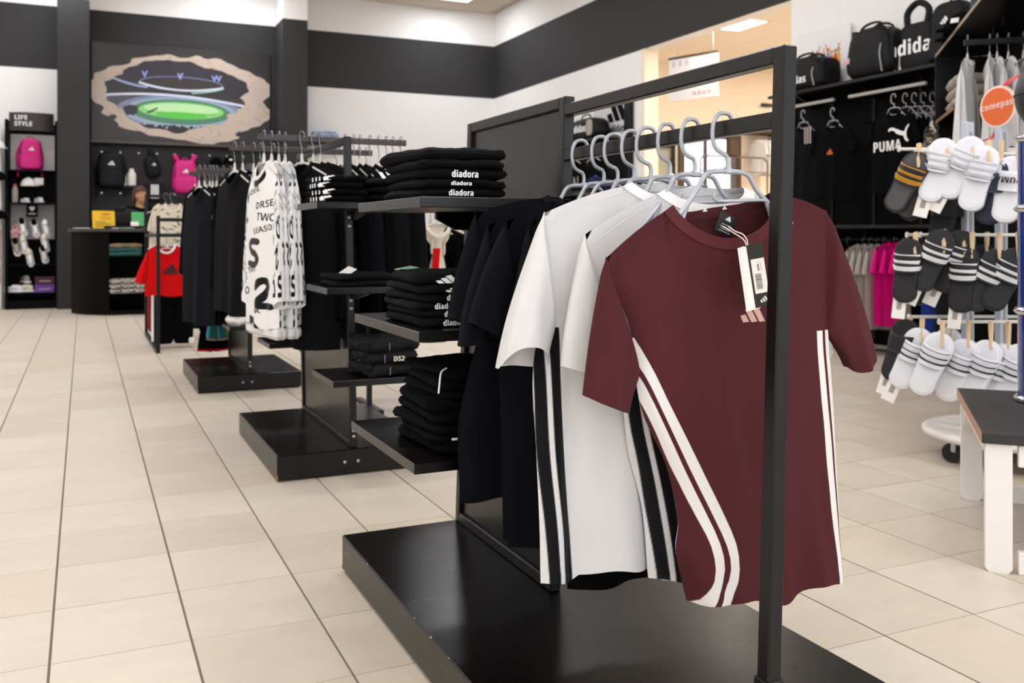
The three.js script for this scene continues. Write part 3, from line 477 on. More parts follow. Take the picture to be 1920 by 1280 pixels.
{ // the dark tees
  const dark = (label, z, d, mat) => rackTee('t_shirt', label, z, {
    base: d.hem, uvBox: [0.7, 1.6, 0.2, 1.3], plain: mat, rows: 34, cols: [10, 18],
    L: [[d.tip[1], d.tip[0]], [d.tip[1] - 0.12, d.tip[0] + 0.012], [d.tip[1] - 0.23, d.tip[0] + 0.02], [0.6, d.left], [d.hem, d.left + 0.005]], R: [[d.tip[1], 1.445], [0.9, 1.425], [0.6, 1.42], [d.hem, 1.415]],
    neck: { xl: d.neck[0], yl: d.neck[1], xr: 1.28, yr: d.neck[1], df: 0.06, db: 0.01, nd: 0.04 },
    hem: (u) => d.hem + 0.006 * Math.sin(u * 9 + z * 20), depth: (y) => lerp(0.045, 0.02, smooth((y - 0.6) / 0.5)),
    fold: (u, v, s) => (0.013 * Math.sin(u * 11 + z * 31) + 0.006 * Math.sin(u * 25 + z * 9)) * v,
    sleeves: [{ tip: [d.tip[0] + 0.006, d.tip[1]], pit: [d.tip[0] + 0.03, d.tip[1] - 0.24], outer: d.outer, inner: d.inner, e0: 0.028, e1: 0.034, bow: 0.012, ripple: 0.008 }, { tip: [1.438, d.tip[1]], pit: [1.42, d.tip[1] - 0.24], outer: [1.52, d.outer[1]], inner: [1.45, d.inner[1]], e0: 0.028, e1: 0.034 }],
  }, mat);
  dark('dark navy t-shirt hanging farthest back beside the panel of the near rack', 2.128, { tip: [0.877, 1.113], neck: [1.06, 1.155], outer: [0.806, 0.858], inner: [0.875, 0.835], left: 0.832, hem: 0.412 }, M.navy);
  dark('dark navy t-shirt hanging second from the panel of the near rack', 2.025, { tip: [0.867, 1.083], neck: [1.04, 1.145], outer: [0.792, 0.802], inner: [0.885, 0.815], left: 0.90, hem: 0.335 }, M.navy);
  dark('dark navy t-shirt hanging third from the panel of the near rack', 1.96, { tip: [0.885, 1.092], neck: [1.05, 1.14], outer: [0.792, 0.862], inner: [0.885, 0.812], left: 0.885, hem: 0.335 }, M.navy);
  dark('black t-shirt hanging fourth, just behind the white sleeve on the near rack', 1.884, { tip: [0.906, 1.085], neck: [1.06, 1.15], outer: [0.86, 0.83], inner: [0.92, 0.82], left: 0.95, hem: 0.30 }, M.charcoal);
  dark('black t-shirt squeezed between the other dark ones and the white tees', 1.814, { tip: [0.93, 1.08], neck: [1.07, 1.145], outer: [0.89, 0.83], inner: [0.95, 0.80], left: 0.96, hem: 0.29 }, M.black);
}
// ---------- folded stacks on the near rack ----------
{
  const pile = (h0, n, a, z, w, d, hs, mat, mk) => { let h = h0; for (let i = 0; i < n; i++) { const hh = hs[i % hs.length]; mk(i, h, hh, a + (hash2(i, n + 3) - 0.5) * 0.016, z + (hash2(i, n + 8) - 0.5) * 0.02); h += hh * 0.93; } };
  const lvl = (i, n, s) => i === 0 ? `bottom ${s}` : i === n - 1 ? `topmost ${s}` : `${ORD[i]} ${s} from the bottom`;
  pile(1.155, 5, 0.885, 2.385, 0.25, 0.34, [0.027, 0.024, 0.028, 0.025, 0.034], M.black, (i, h, hh, a, z) => {
    const t = folded('folded_shirt', `${lvl(i, 5, 'black folded sweatshirt')}, ${i < 3 ? 'white lettering, ' : ''}top shelf of near rack`.replace('sweatshirt from the bottom', 'sweatshirt up'), W(a, h, z), 0.25, hh, 0.34, M.charcoal, i, [0.02, -0.03, 0.03, -0.02, 0.1][i]);
    if (i < 3) edgePrint(t, 'diadora', [0.0135, 0.011, 0.0145][i], [-0.02, -0.015, -0.012][i], hh * 0.5, 0.171, M.whitePrint, [1.1, 0.9, 1.2][i]);
  });
  pile(0.827, 6, 0.885, 2.385, 0.24, 0.33, [0.025, 0.021, 0.022, 0.024, 0.023, 0.030], M.black, (i, h, hh, a, z) => {
    const t = folded('folded_shirt', `${lvl(i, 6, 'black folded t-shirt')}, white print on edge, middle shelf of near rack`.replace('t-shirt from the bottom', 't-shirt up'), W(a, h, z), 0.24, hh, 0.33, M.charcoal, i + 1, [0.03, 0.0, -0.03, 0.04, 0.0, -0.12][i]);
    if (i < 4) edgePrint(t, 'diadora', 0.0125, -0.035 + 0.008 * (i % 2), hh * 0.5, 0.166, M.whitePrint, 1.15); else { const m = part('print', threeBars(i === 5 ? 0.05 : 0.04, 0.003).scale(1.2, 0.6, 1), M.whitePrint, t); m.position.set(-0.03, hh * 0.15, 0.163); }
    if (i === 5) { const tg = part('price_tag', box(0.06, 0.0012, 0.04, 0, 0, 0, 0.0004), std(0x86c48b, 0.6), t); tg.position.set(-0.08, hh + 0.004, -0.1); tg.rotation.set(0.1, 0.5, 0.08); }
  });
  pile(0.499, 8, 0.93, 2.385, 0.26, 0.34, [0.03, 0.028, 0.032, 0.028], M.black, (i, h, hh, a, z) => {
    const t = folded('folded_trousers', `${lvl(i, 8, 'black folded trousers')} in the pile, lowest shelf of near rack`.replace('trousers from the bottom', 'trousers up'), W(a + (i > 4 ? 0.03 : 0), h, z), 0.26, hh, 0.34, M.black, i + 2, [0.05, -0.06, 0.08, 0, -0.08, 0.06, -0.05, 0.12][i]);
    if (i === 7) part('drawstring', tube([[-0.13, hh, 0.12], [-0.15, hh * 0.7, 0.13], [-0.16, -0.01, 0.14], [-0.165, -0.03, 0.145]], 0.0025, 20, 6), M.whitePrint, t);
    if (i === 1) { const tg = part('brand_tab', box(0.03, 0.006, 0.002), M.whitePrint, t); tg.position.set(-0.06, hh * 0.5, 0.174); }
  });
}
// ---------- the two racks behind: end shelves, centre panel, top rail and two cross arms ----------
function aisleRack(label, ac, z0, z1, lean, armsL) {
  const t = thing('display_rack', label, 'rack', W(ac, 0, (z0 + z1) / 2)), L = z1 - z0, hz = L / 2;
  const tl = (g) => { const p = g.attributes.position; for (let i = 0; i < p.count; i++) p.setX(i, p.getX(i) + lean * p.getY(i)); g.computeVertexNormals(); return toCreasedNormals(g, 0.6); };
  const b = (x0, x1, y0, y1, q0, q1, r = 0.003) => tl(slab(x0, x1, y0, y1, q0, q1, r));
  part('plinth', slab(-0.345, 0.345, 0.008, 0.115, -hz, hz, 0.004), M.laminate, t);
  for (const [x, q] of [[-0.28, hz - 0.1], [0.28, hz - 0.1], [-0.28, -hz + 0.1], [0.28, -hz + 0.1]]) part('foot', slab(x - 0.03, x + 0.03, 0, 0.012, q - 0.03, q + 0.03), M.blackMetal, t);
  part('chipped_corner', new THREE.DodecahedronGeometry(0.012, 0).scale(0.4, 1.2, 0.6).translate(-0.343, 0.02, hz - 0.004), M.chip, t);
  part('post', b(-0.016, 0.016, 0.115, 1.5, hz - 0.055, hz - 0.023), M.frame, t);
  part('post', b(-0.016, 0.016, 0.115, 1.5, -hz + 0.03, -hz + 0.062), M.frame, t);
  part('panel', b(-0.006, 0.006, 0.13, 1.18, -hz + 0.06, hz - 0.055, 0.001), M.laminate, t);
  part('bottom_bar', b(-0.016, 0.016, 0.115, 0.14, -hz + 0.06, hz - 0.055), M.frame, t);
  part('top_rail', b(-0.016, 0.016, 1.468, 1.5, -hz + 0.06, hz - 0.055), M.frame, t);
  for (const [h, w0, w1] of [[1.168, -0.255, 0.235], [0.823, -0.215, 0.21], [0.449, -0.19, 0.19]]) for (const s of [1, -1]) {
    part('shelf', slab(w0, w1, h, h + 0.026, s * (hz - 0.02), s * (hz + 0.36), 0.0015), M.laminate, t);
    part('shelf_bracket', prism([[0, 0], [0.22, 0], [0.22, -0.012], [0.05, -0.04], [0, -0.04]], 0.012, 0.002).rotateY(-s * Math.PI / 2).translate(s * 0.006, h, s * (hz - 0.02)), M.frame, t);
  }
  for (const h of [1.10, 1.14, 0.77, 0.735, 0.40, 0.19, 0.165]) part('bolt', bolt(0.009).rotateX(Math.PI / 2).translate(lean * h, h, hz - 0.024), M.steel, t);
  for (const x of [-0.06, 0.0]) part('bolt', bolt(0.009).rotateX(Math.PI / 2).translate(x + 0.01, 0.06, hz - 0.001), M.steel, t);
  for (const [q, h, x0, x1] of armsL) part('cross_arm', slab(x0, x1, h - 0.03, h, q - 0.008, q + 0.008, 0.002), M.brownBar, t);
  return t;
}
const Z2 = (4.055 + 5.13) / 2, Z3 = 7.045;
aisleRack('black aisle rack behind the near one, with end shelves and print hoodies on its arms', 1.098, 4.055, 5.13, -0.02, [[Z2 - 4.5, 1.538, -0.353, 0.378], [Z2 - 4.95, 1.522, -0.42, 0.333]]);
aisleRack('black aisle rack farthest along the row, with dark clothes on its arms', 1.037, 6.54, 7.55, 0, [[Z3 - 6.8, 1.53, -0.33, 0.33], [Z3 - 7.25, 1.53, -0.33, 0.33]]);
{ // things on the second rack's near shelves
  const script = (t, str, s, x, y, z, rx = 0) => { const m = part('print', text(str, s, 0.002), M.whitePrint, t); m.position.set(x, y, z); m.rotation.set(rx, 0, 0.1); };
  for (let i = 0; i < 4; i++) {
    const t = folded('folded_sweatshirt', `${['bottom', 'second', 'third', 'topmost'][i]} black sweatshirt with white print, left pile on second rack upper shelf`, W(0.955 + 0.006 * (i % 2), 1.194 + i * 0.027, 3.86), 0.20, 0.029, 0.28, M.black, i, [0, 0.05, -0.04, 0.06][i], undefined);
    for (let k = 0; k < 3; k++) { const m = part('print', prism([[0, 0], [0.012, 0.003], [0.02, 0.016], [0.008, 0.02], [-0.004, 0.012]], 0.002), M.whitePrint, t); m.position.set(-0.094 + k * 0.014, 0.004 + 0.002 * k, 0.137 - k * 0.001); const m2 = part('print', prism([[0, 0], [0.014, 0.002], [0.012, 0.014], [0.002, 0.018]], 0.002).rotateY(-Math.PI / 2), M.whitePrint, t); m2.position.set(-0.101, 0.004, 0.1 - k * 0.05); }
  }
  for (let i = 0; i < 3; i++) { const t = folded('folded_sweatshirt', `${['bottom', 'middle', 'topmost'][i]} black sweatshirt, right pile on second rack upper shelf${i === 2 ? ', white script' : ''}`, W(1.19, 1.194 + i * 0.035, 3.86), 0.20, 0.036, 0.3, M.black, i + 2, 0.05 * i); if (i === 2) script(t, 'usa', 0.075, 0.0, 0.044, 0.10, -0.9); }
  for (let i = 0; i < 2; i++) { const t = folded('folded_shirt', `${['lower', 'upper'][i]} black folded shirt on the middle shelf of the second rack${i ? ', pale tag on top' : ''}`, W(1.05, 0.849 + i * 0.026, 3.86), 0.26, 0.028, 0.3, M.charcoal, i, 0.06 * i); if (i) { const g = part('price_tag', box(0.075, 0.001, 0.045, 0, 0, 0, 0.0003), M.paper, t); g.position.set(-0.05, 0.033, 0.02); g.rotation.set(0.35, 0.6, 0.25); } }
  for (let i = 0; i < 3; i++) {
    const t = folded('folded_jeans', `${['bottom', 'middle', 'topmost'][i]} dark folded jeans on the low end shelf of the second rack`, W(1.16, 0.475 + i * 0.05, 3.84), 0.24, 0.056, 0.28, M.denim, i + 1, [0.1, -0.05, 0.08][i]);
    part('seam', tube([[-0.03, 0.012, 0.143], [-0.031, 0.026, 0.148], [-0.03, 0.044, 0.143]], 0.0012, 8, 5), M.greyTee, t);
    if (i === 1) { const m = part('print', text('DS2', 0.02, 0.002), M.cream2, t); m.position.set(0.03, 0.028, 0.146); }
    for (let k = 0; k < 5; k++) part('frayed_hem', new THREE.IcosahedronGeometry(0.016, 1).scale(1, 0.8, 1).translate(-0.115 + 0.006 * (k % 2), 0.012 + k * 0.008, -0.06 + k * 0.045), M.denim, t);
  }
  folded('crumpled_shirt', 'white crumpled shirt on the low end shelf of the farthest rack', W(0.935, 0.475, 6.3), 0.13, 0.06, 0.22, M.white, 3, 0.3);
  folded('crumpled_shirt', 'white crumpled shirt on top of the other, low end shelf of the farthest rack', W(0.95, 0.53, 6.3), 0.12, 0.06, 0.2, M.white, 2, -0.2);
}
// ---------- clothes hung on the cross arms ----------
const graffiti = canvas(1024, 1024, (g, w, h) => {
  g.fillStyle = '#f0efee'; g.fillRect(0, 0, w, h); g.fillStyle = g.strokeStyle = '#151416'; g.lineCap = 'round'; g.lineJoin = 'round';
  const put = (s, x, y, z, r) => { g.save(); g.translate(x, y); g.rotate(r); g.font = `bold ${z}px sans-serif`; g.fillText(s, 0, 0); g.restore(); };
  const big = (pts, lw) => { g.lineWidth = lw; g.beginPath(); g.moveTo(...pts[0]); for (let i = 1; i < pts.length - 1; i++) g.quadraticCurveTo(...pts[i], (pts[i][0] + pts[i + 1][0]) / 2, (pts[i][1] + pts[i + 1][1]) / 2); g.lineTo(...pts[pts.length - 1]); g.stroke(); };
  for (let c = 0; c < 5; c++) for (let r = 0; r < 5; r++) {
    const x = c * 205 + (r % 2) * 70 - 40, y = r * 215 + 30 + (c % 3) * 30, k = (c * 2 + r) % 4;
    if (k === 0) big([[x + 110, y + 20], [x + 30, y + 10], [x + 30, y + 70], [x + 110, y + 90], [x + 100, y + 150], [x + 20, y + 140]], 36);
    else if (k === 1) big([[x + 30, y + 50], [x + 60, y], [x + 110, y + 30], [x + 80, y + 90], [x + 20, y + 150], [x + 120, y + 145]], 36);
    else if (k === 2) big([[x + 30, y + 10], [x + 40, y + 80], [x + 50, y + 150], [x + 130, y + 110], [x + 100, y + 30], [x + 40, y + 14]], 32);
    else { put('DRSE', x + 10, y + 60, 52, -0.12); put('TWO', x + 24, y + 118, 56, 0.08); }
    put(['DR', 'ORSE', 'SEASON', 'TWO'][(c + r) % 4], x + 4, y + 196, 44, -0.2);
  }
});
const hoodieCloth = cloth(0xffffff, { map: graffiti });
function hung(name, label, cat, a, railH, z, key, mat, o, turn, group, tilt = 0) {
  const drop = 0.165, hz = slimHanger('hanger of the ' + label.split(' ').slice(0, 13).join(' '), W(a, railH, z), turn + tilt, group ? 'hangers of ' + group : undefined, o.hangerMat);
  const t = thing(name, label, cat, W(a, railH - drop, z), turn + tilt, group); addTee(t, key, mat, o); return t;
}
{
  const T = -Math.PI / 2, hood = { w: 0.44, h: 0.74, sleeve: 0.56, splay: 0.035, e: 0.04, cuff: 0.03, k: 7, plain: hoodieCloth };
  const whoH = ['leftmost', 'second', 'third', 'rightmost'];
  [0.775, 0.812, 0.848, 0.880].forEach((a, i) => {
    const t = hung('hoodie', `${whoH[i]} of the four white hoodies covered in black graffiti lettering`, 'hoodie', a, 1.538, 4.5 + 0.01 * i, 'hood' + (i % 2), hoodieCloth, { ...hood, phase: i * 1.7, h: 0.74 + 0.03 * (i % 2), collarMat: M.white }, T, undefined, [0.14, 0.06, 0.1, 0.05][i]);
    part('waistband', box(0.44, 0.06, 0.05, 0, -0.76, 0, 0.02), M.white, t);
  });
  [0.945, 1.0, 1.035].forEach((a, i) => hung('jacket', `${['big black jacket hanging in front, right of the white print hoodies', 'black jacket just right of the biggest black jacket', 'black jacket closest to the second rack post'][i]}`, 'jacket', a, 1.538, 4.46, 'jk' + i, i ? M.charcoal : M.charcoal, { w: 0.56, h: 0.84 - 0.05 * i, sleeve: 0.62, splay: 0.03, e: 0.055, cuff: 0.04, phase: i * 2.1, k: 5 }, T, undefined, 0.45 - 0.1 * i));
  const hookWords = (g) => `dark top hanging on the ${g}`;
  [1.165, 1.21, 1.24, 1.29, 1.335, 1.375, 1.41, 1.45].forEach((a, i) => hung('dark_top', `dark top on the second rack front arm, ${ORD[i]} hook right of the post`, 'top', a, 1.538, 4.5, 'dk' + (i % 3), [M.black, M.charcoal, M.navy][i % 3], { w: 0.5, h: 0.7, sleeve: 0.5, splay: 0.03, e: 0.03, phase: i % 3 }, T, undefined, 0.1));
  [0.705, 0.745, 0.80, 0.835, 0.9, 0.96].forEach((a, i) => hung('dark_top', ['black top with small coloured tab at the end of the back arm', 'black top second from the end of the back arm', `dark top on the second rack back arm, ${ORD[i]} hook from its left end`][Math.min(i, 2)], 'top', a, 1.522, 4.95, 'dk' + (i % 3), [M.charcoal, M.black, M.navy][i % 3], { w: 0.5, h: 0.7, sleeve: 0.5, splay: 0.03, e: 0.03, phase: i % 3 }, T, undefined, 0.25));
  [1.30, 1.36, 1.4].forEach((a, i) => hung('dark_top', `dark top on the second rack back arm, ${ORD[i]} hook right of the post`, 'top', a, 1.522, 4.95, 'dk' + (i % 3), M.black, { w: 0.5, h: 0.7, sleeve: 0.5, splay: 0.03, e: 0.03 }, T, undefined, 0.1));
  const splash = cloth(0xffffff, { map: canvas(256, 256, (g) => { g.fillStyle = '#d9e2ee'; g.fillRect(0, 0, 256, 256); for (let i = 0; i < 60; i++) { g.fillStyle = ['#16181d', '#44618c', '#ffffff'][i % 3]; g.beginPath(); g.ellipse(hash2(i, 1) * 256, hash2(i, 2) * 256, 6 + 22 * hash2(i, 3), 3 + 8 * hash2(i, 4), hash2(i, 5) * 6, 0, 7); g.fill(); } }) });
  hung('patterned_top', 'white and blue splash patterned top seen under the second rack upper shelf', 'top', 1.235, 1.522, 4.95, 'pat', splash, { w: 0.3, h: 0.48, sleeve: 0.18, e: 0.03, plain: splash }, -0.2, undefined, 0);
  // farthest rack: dark tops on both arms, clips showing
  [0.73, 0.765, 0.80, 0.82, 0.845, 0.89, 0.94].forEach((a, i) => hung('dark_top', i === 0 ? 'navy top with a white badge at the end of the farthest rack arm' : `dark top on the farthest rack front arm, ${ORD[i]} clip hanger from the left`, 'top', a, 1.53, 6.8, 'dk3' + (i % 3), [M.navy, M.black, M.black][i % 3], { w: 0.52, h: 0.92, sleeve: 0.5, splay: 0.03, e: 0.035, phase: i % 3, hangerMat: M.clearPlastic }, T, undefined, 0.3));
  [1.13, 1.2, 1.27, 1.34].forEach((a, i) => hung('dark_top', 'dark top on the far side of the farthest rack front arm', 'top', a, 1.53, 6.8, 'dk3' + (i % 3), M.black, { w: 0.52, h: 0.92, sleeve: 0.5, splay: 0.03, e: 0.035, phase: i % 3 }, T, 'dark tops on the far side of the farthest rack', 0.2));
  [0.75, 0.83, 0.91, 0.98].forEach((a, i) => hung('dark_top', 'dark top hanging on the farthest rack back arm', 'top', a, 1.53, 7.25, 'dk3' + (i % 3), M.black, { w: 0.52, h: 0.92, sleeve: 0.5, splay: 0.03, e: 0.035, phase: i % 3 }, T, 'dark tops on the farthest rack back arm', 0.2));
}
{ // a garment rail of the next row, seen between the racks
  const t = thing('garment_rail', 'black garment rail of the next row, hidden behind the second rack shelves', 'rack', W(1.95, 0, 5.6));
  for (const x of [-0.35, 0.35]) { part('upright', slab(x - 0.015, x + 0.015, 0.02, 1.25, -0.015, 0.015), M.frame, t); part('foot', slab(x - 0.02, x + 0.02, 0, 0.025, -0.25, 0.25), M.frame, t); }
  part('bar', slab(-0.38, 0.38, 1.235, 1.265, -0.012, 0.012), M.frame, t);
  [1.62, 1.7, 1.8, 1.9, 2.0, 2.1, 2.2].forEach((a, i) => hung('dark_top', `dark top on the garment rail of the next row, ${ORD[i]} from the left`, 'top', a, 1.265, 5.6, 'dk' + (i % 3), M.black, { w: 0.5, h: 0.7, sleeve: 0.5, splay: 0.03, e: 0.03 }, -Math.PI / 2, undefined, 0.5));
  const g = hung('red_top', 'red and cream top on the black garment rail of the next row', 'top', 1.93, 1.265, 5.28, 'rw', M.cream2, { w: 0.09, h: 0.40, sleeve: 0.10, splay: 0.0, e: 0.03, shoulder: 0.04, plain: M.cream2 }, 0);
  part('red_panel', prism([[-0.06, -0.52], [-0.03, -0.52], [0.0, -0.12], [-0.035, -0.12]], 0.01, 0.003).translate(0, 0, 0.03), M.red, g);
}
// ---------- back wall: mural, pegboard, bags, counter, shelving ----------
{
  const mural = canvas(1024, 700, (g, w, h) => {
    g.fillStyle = '#241d1c'; g.fillRect(0, 0, w, h);
    const ell = (x, y, rx, ry, c, lw) => { g.beginPath(); g.ellipse(x, y, rx, ry, 0, 0, 7); if (lw) { g.lineWidth = lw; g.strokeStyle = c; g.stroke(); } else { g.fillStyle = c; g.fill(); } };
    const blob = (cx, cy, rx, ry, k, jag) => { g.beginPath(); for (let i = 0; i <= 120; i++) { const a = i / 120 * Math.PI * 2, n = 1 + jag * (fbm(Math.cos(a) * 2.2 + k + 9, Math.sin(a) * 2.2 + k + 9) - 0.5) * 2 + jag * 0.5 * (vnoise(i * 0.45 + k, k) - 0.5); g.lineTo(cx + Math.cos(a) * rx * n, cy + Math.sin(a) * ry * n); } g.closePath(); };
    blob(512, 350, 505, 330, 3, 0.2); g.fillStyle = '#cbb8aa'; g.fill();
    g.save(); g.clip(); for (let i = 0; i < 700; i++) { g.fillStyle = ['#a28c7c', '#cbb9ab', '#8d7868', '#d6c6b8'][i % 4]; g.globalAlpha = 0.25; g.beginPath(); g.ellipse(hash2(i, 1) * w, hash2(i, 2) * h, 4 + 26 * hash2(i, 3), 2 + 7 * hash2(i, 4), hash2(i, 5) * 3, 0, 7); g.fill(); } g.restore(); g.globalAlpha = 1;
    blob(478, 345, 400, 245, 12, 0.2); g.fillStyle = '#29221f'; g.fill(); g.save(); g.clip();
    g.fillStyle = '#241f2c'; g.fillRect(0, 0, w, 330);
    g.fillStyle = '#4c4a4f'; g.beginPath(); g.moveTo(40, 390); g.quadraticCurveTo(480, 300, 960, 420); g.lineTo(960, 520); g.lineTo(40, 520); g.fill();
    for (let i = 0; i < 1500; i++) { const x = 60 + hash2(i, 7) * 860, y = 350 + hash2(i, 8) * 150; g.fillStyle = ['#565870', '#7d84a8', '#3a3a46', '#9aa6cc'][i % 4]; g.fillRect(x, y, 3, 2); }
    ell(500, 470, 370, 125, '#7f8cae'); ell(500, 474, 330, 110, '#9fb2c6'); ell(500, 468, 285, 92, '#4d8a68'); ell(500, 458, 245, 60, '#8fe07c'); ell(500, 446, 215, 40, '#c3f4b4'); g.fillStyle = '#53b048'; g.fillRect(300, 472, 400, 5); ell(500, 492, 150, 24, '#58cf3f');
    g.lineCap = 'round'; const line = (p, c, lw) => { g.strokeStyle = c; g.lineWidth = lw; g.beginPath(); g.moveTo(...p[0]); g.quadraticCurveTo(...p[1], ...p[2]); g.stroke(); };
    ell(500, 262, 235, 48, '#2c2522'); ell(500, 262, 237, 50, '#8d9ad0', 5); line([[262, 270], [480, 345], [740, 275]], '#e6ecff', 14); line([[60, 375], [460, 305], [960, 420]], '#e2eaff', 16); line([[120, 250], [200, 290], [300, 300]], '#a9b6e4', 14); line([[560, 325], [680, 310], [740, 280]], '#a8d3cf', 10);
    for (const x of [290, 490, 492, 690, 716]) { g.strokeStyle = '#9aa8ea'; g.lineWidth = 9; g.beginPath(); g.moveTo(x - 12, 190); g.lineTo(x, 222); g.lineTo(x + 12, 186); g.stroke(); }
    for (let i = 0; i < 60; i++) { g.fillStyle = '#15131a'; ell(250 + i * 9, 585 + 20 * hash2(i, 4), 12, 22, '#15131a'); } for (let i = 0; i < 9; i++) ell(290 + i * 62, 566 + 10 * (i % 3), 7, 9, '#a8b6dc');
    g.restore();
    for (const [x, y, r] of [[210, 470, 42], [112, 528, 22], [840, 612, 22]]) { blob(x, y, r, r * 0.9, x, 0.25); g.fillStyle = '#242025'; g.fill(); }
    g.fillStyle = '#1e1b1e'; g.beginPath(); g.moveTo(300, 480); g.lineTo(366, 440); g.lineTo(360, 456); g.lineTo(310, 490); g.fill();
  });
  const t = thing('wall_mural', 'large printed mural of a floodlit stadium seen through a broken rock hole', 'mural', W(1.43, 3.24, 15.47));
  part('board', box(2.66, 1.52, 0.03, 0, 0, 0), M.darkPaint, t);
  part('print', new THREE.PlaneGeometry(2.64, 1.5).translate(0, 0, 0.0165), std(0xffffff, 0.35, { map: mural }), t);
  const l = thing('wall_ledge', 'long thin dark ledge under the stadium mural', 'shelf', W(1.45, 2.47, 15.4)); part('board', box(2.72, 0.04, 0.18), std(0x4a423f, 0.5), l);
  const p = thing('pegboard', 'dark pegboard panel with rows of pegs behind the counter', 'pegboard', W(1.45, 1.6, 15.45)); part('panel', box(2.7, 1.66, 0.03), M.darkPaint, p);
  for (let i = 0; i < 20; i++) part('peg', rod(V(-1.2 + (i % 10) * 0.26, i < 10 ? 0.72 : 0.1, 0.01), V(-1.2 + (i % 10) * 0.26, i < 10 ? 0.72 : 0.1, 0.06), 0.012, 8), M.steel, p);
}
// soft rounded bag body: superellipsoid w x h x d, base at y = 0
function softBox(w, h, d, e1 = 0.45, e2 = 0.5, topK = 0.12, k = 0) {
  const g = new THREE.SphereGeometry(1, 28, 20), p = g.attributes.position, sp = (v, e) => Math.sign(v) * Math.pow(Math.abs(v), e);
  for (let i = 0; i < p.count; i++) { const x = p.getX(i), y = p.getY(i), z = p.getZ(i), r = Math.hypot(x, z) || 1e-6, cy = sp(y, e1), cr = Math.pow(Math.max(0, 1 - y * y), e1 / 2), n = 1 + 0.05 * (fbm(x * 3 + k + 20, y * 3 + z + 20) - 0.5); p.setXYZ(i, sp(x / r, e2) * cr * w / 2 * (1 - topK * (cy + 1) / 2) * n, (cy + 1) * h / 2, sp(z / r, e2) * cr * d / 2 * n); }
  g.computeVertexNormals(); return g;
}
function backpack(label, pos, mat, w, h, turn = 0, straps = false) {
  const t = thing('backpack', label, 'backpack', pos, turn), d = w * 0.5;
  part('body', softBox(w, h, d, 0.5, 0.6, 0.16), mat, t); part('front_pocket', softBox(w * 0.84, h * 0.44, d * 0.5, 0.5, 0.6, 0.05).translate(0, h * 0.04, d * 0.36), mat, t);
  part('handle', tube([[-0.04, h * 0.97, -0.02], [-0.03, h * 1.06, -0.02], [0.03, h * 1.06, -0.02], [0.04, h * 0.97, -0.02]], 0.008, 16, 6), mat, t);
  part('zip', tube([[-w * 0.4, h * 0.5, d * 0.43], [-w * 0.33, h * 0.84, d * 0.36], [0, h * 0.93, d * 0.32], [w * 0.33, h * 0.84, d * 0.36], [w * 0.4, h * 0.5, d * 0.43]], 0.005, 30, 5), M.blackNylon, t);
  const m = part('emblem', threeBars(w * 0.22, 0.006), M.whitePrint, t); m.position.set(0, h * 0.62, d * 0.47);
  for (const s of [-1, 1]) part('strap', straps ? tube([[s * w * 0.2, h * 0.9, 0], [s * w * 0.38, h * 1.13, 0], [s * w * 0.3, h * 1.0, -d * 0.4]], 0.035, 20, 8) : tube([[s * w * 0.3, h * 0.9, -d * 0.4], [s * w * 0.5, h * 0.5, -d * 0.5], [s * w * 0.48, h * 0.1, -d * 0.4], [s * w * 0.46, -h * 0.2, -d * 0.3]], 0.014, 20, 6), mat, t);
  return t;
}
backpack('black backpack with a white emblem hanging on the pegboard', W(0.375, 1.76, 15.28), M.blackNylon, 0.43, 0.56);
backpack('bright pink backpack with raised straps hanging on the pegboard', W(1.43, 1.70, 15.28), M.pinkNylon, 0.40, 0.52, 0, true);
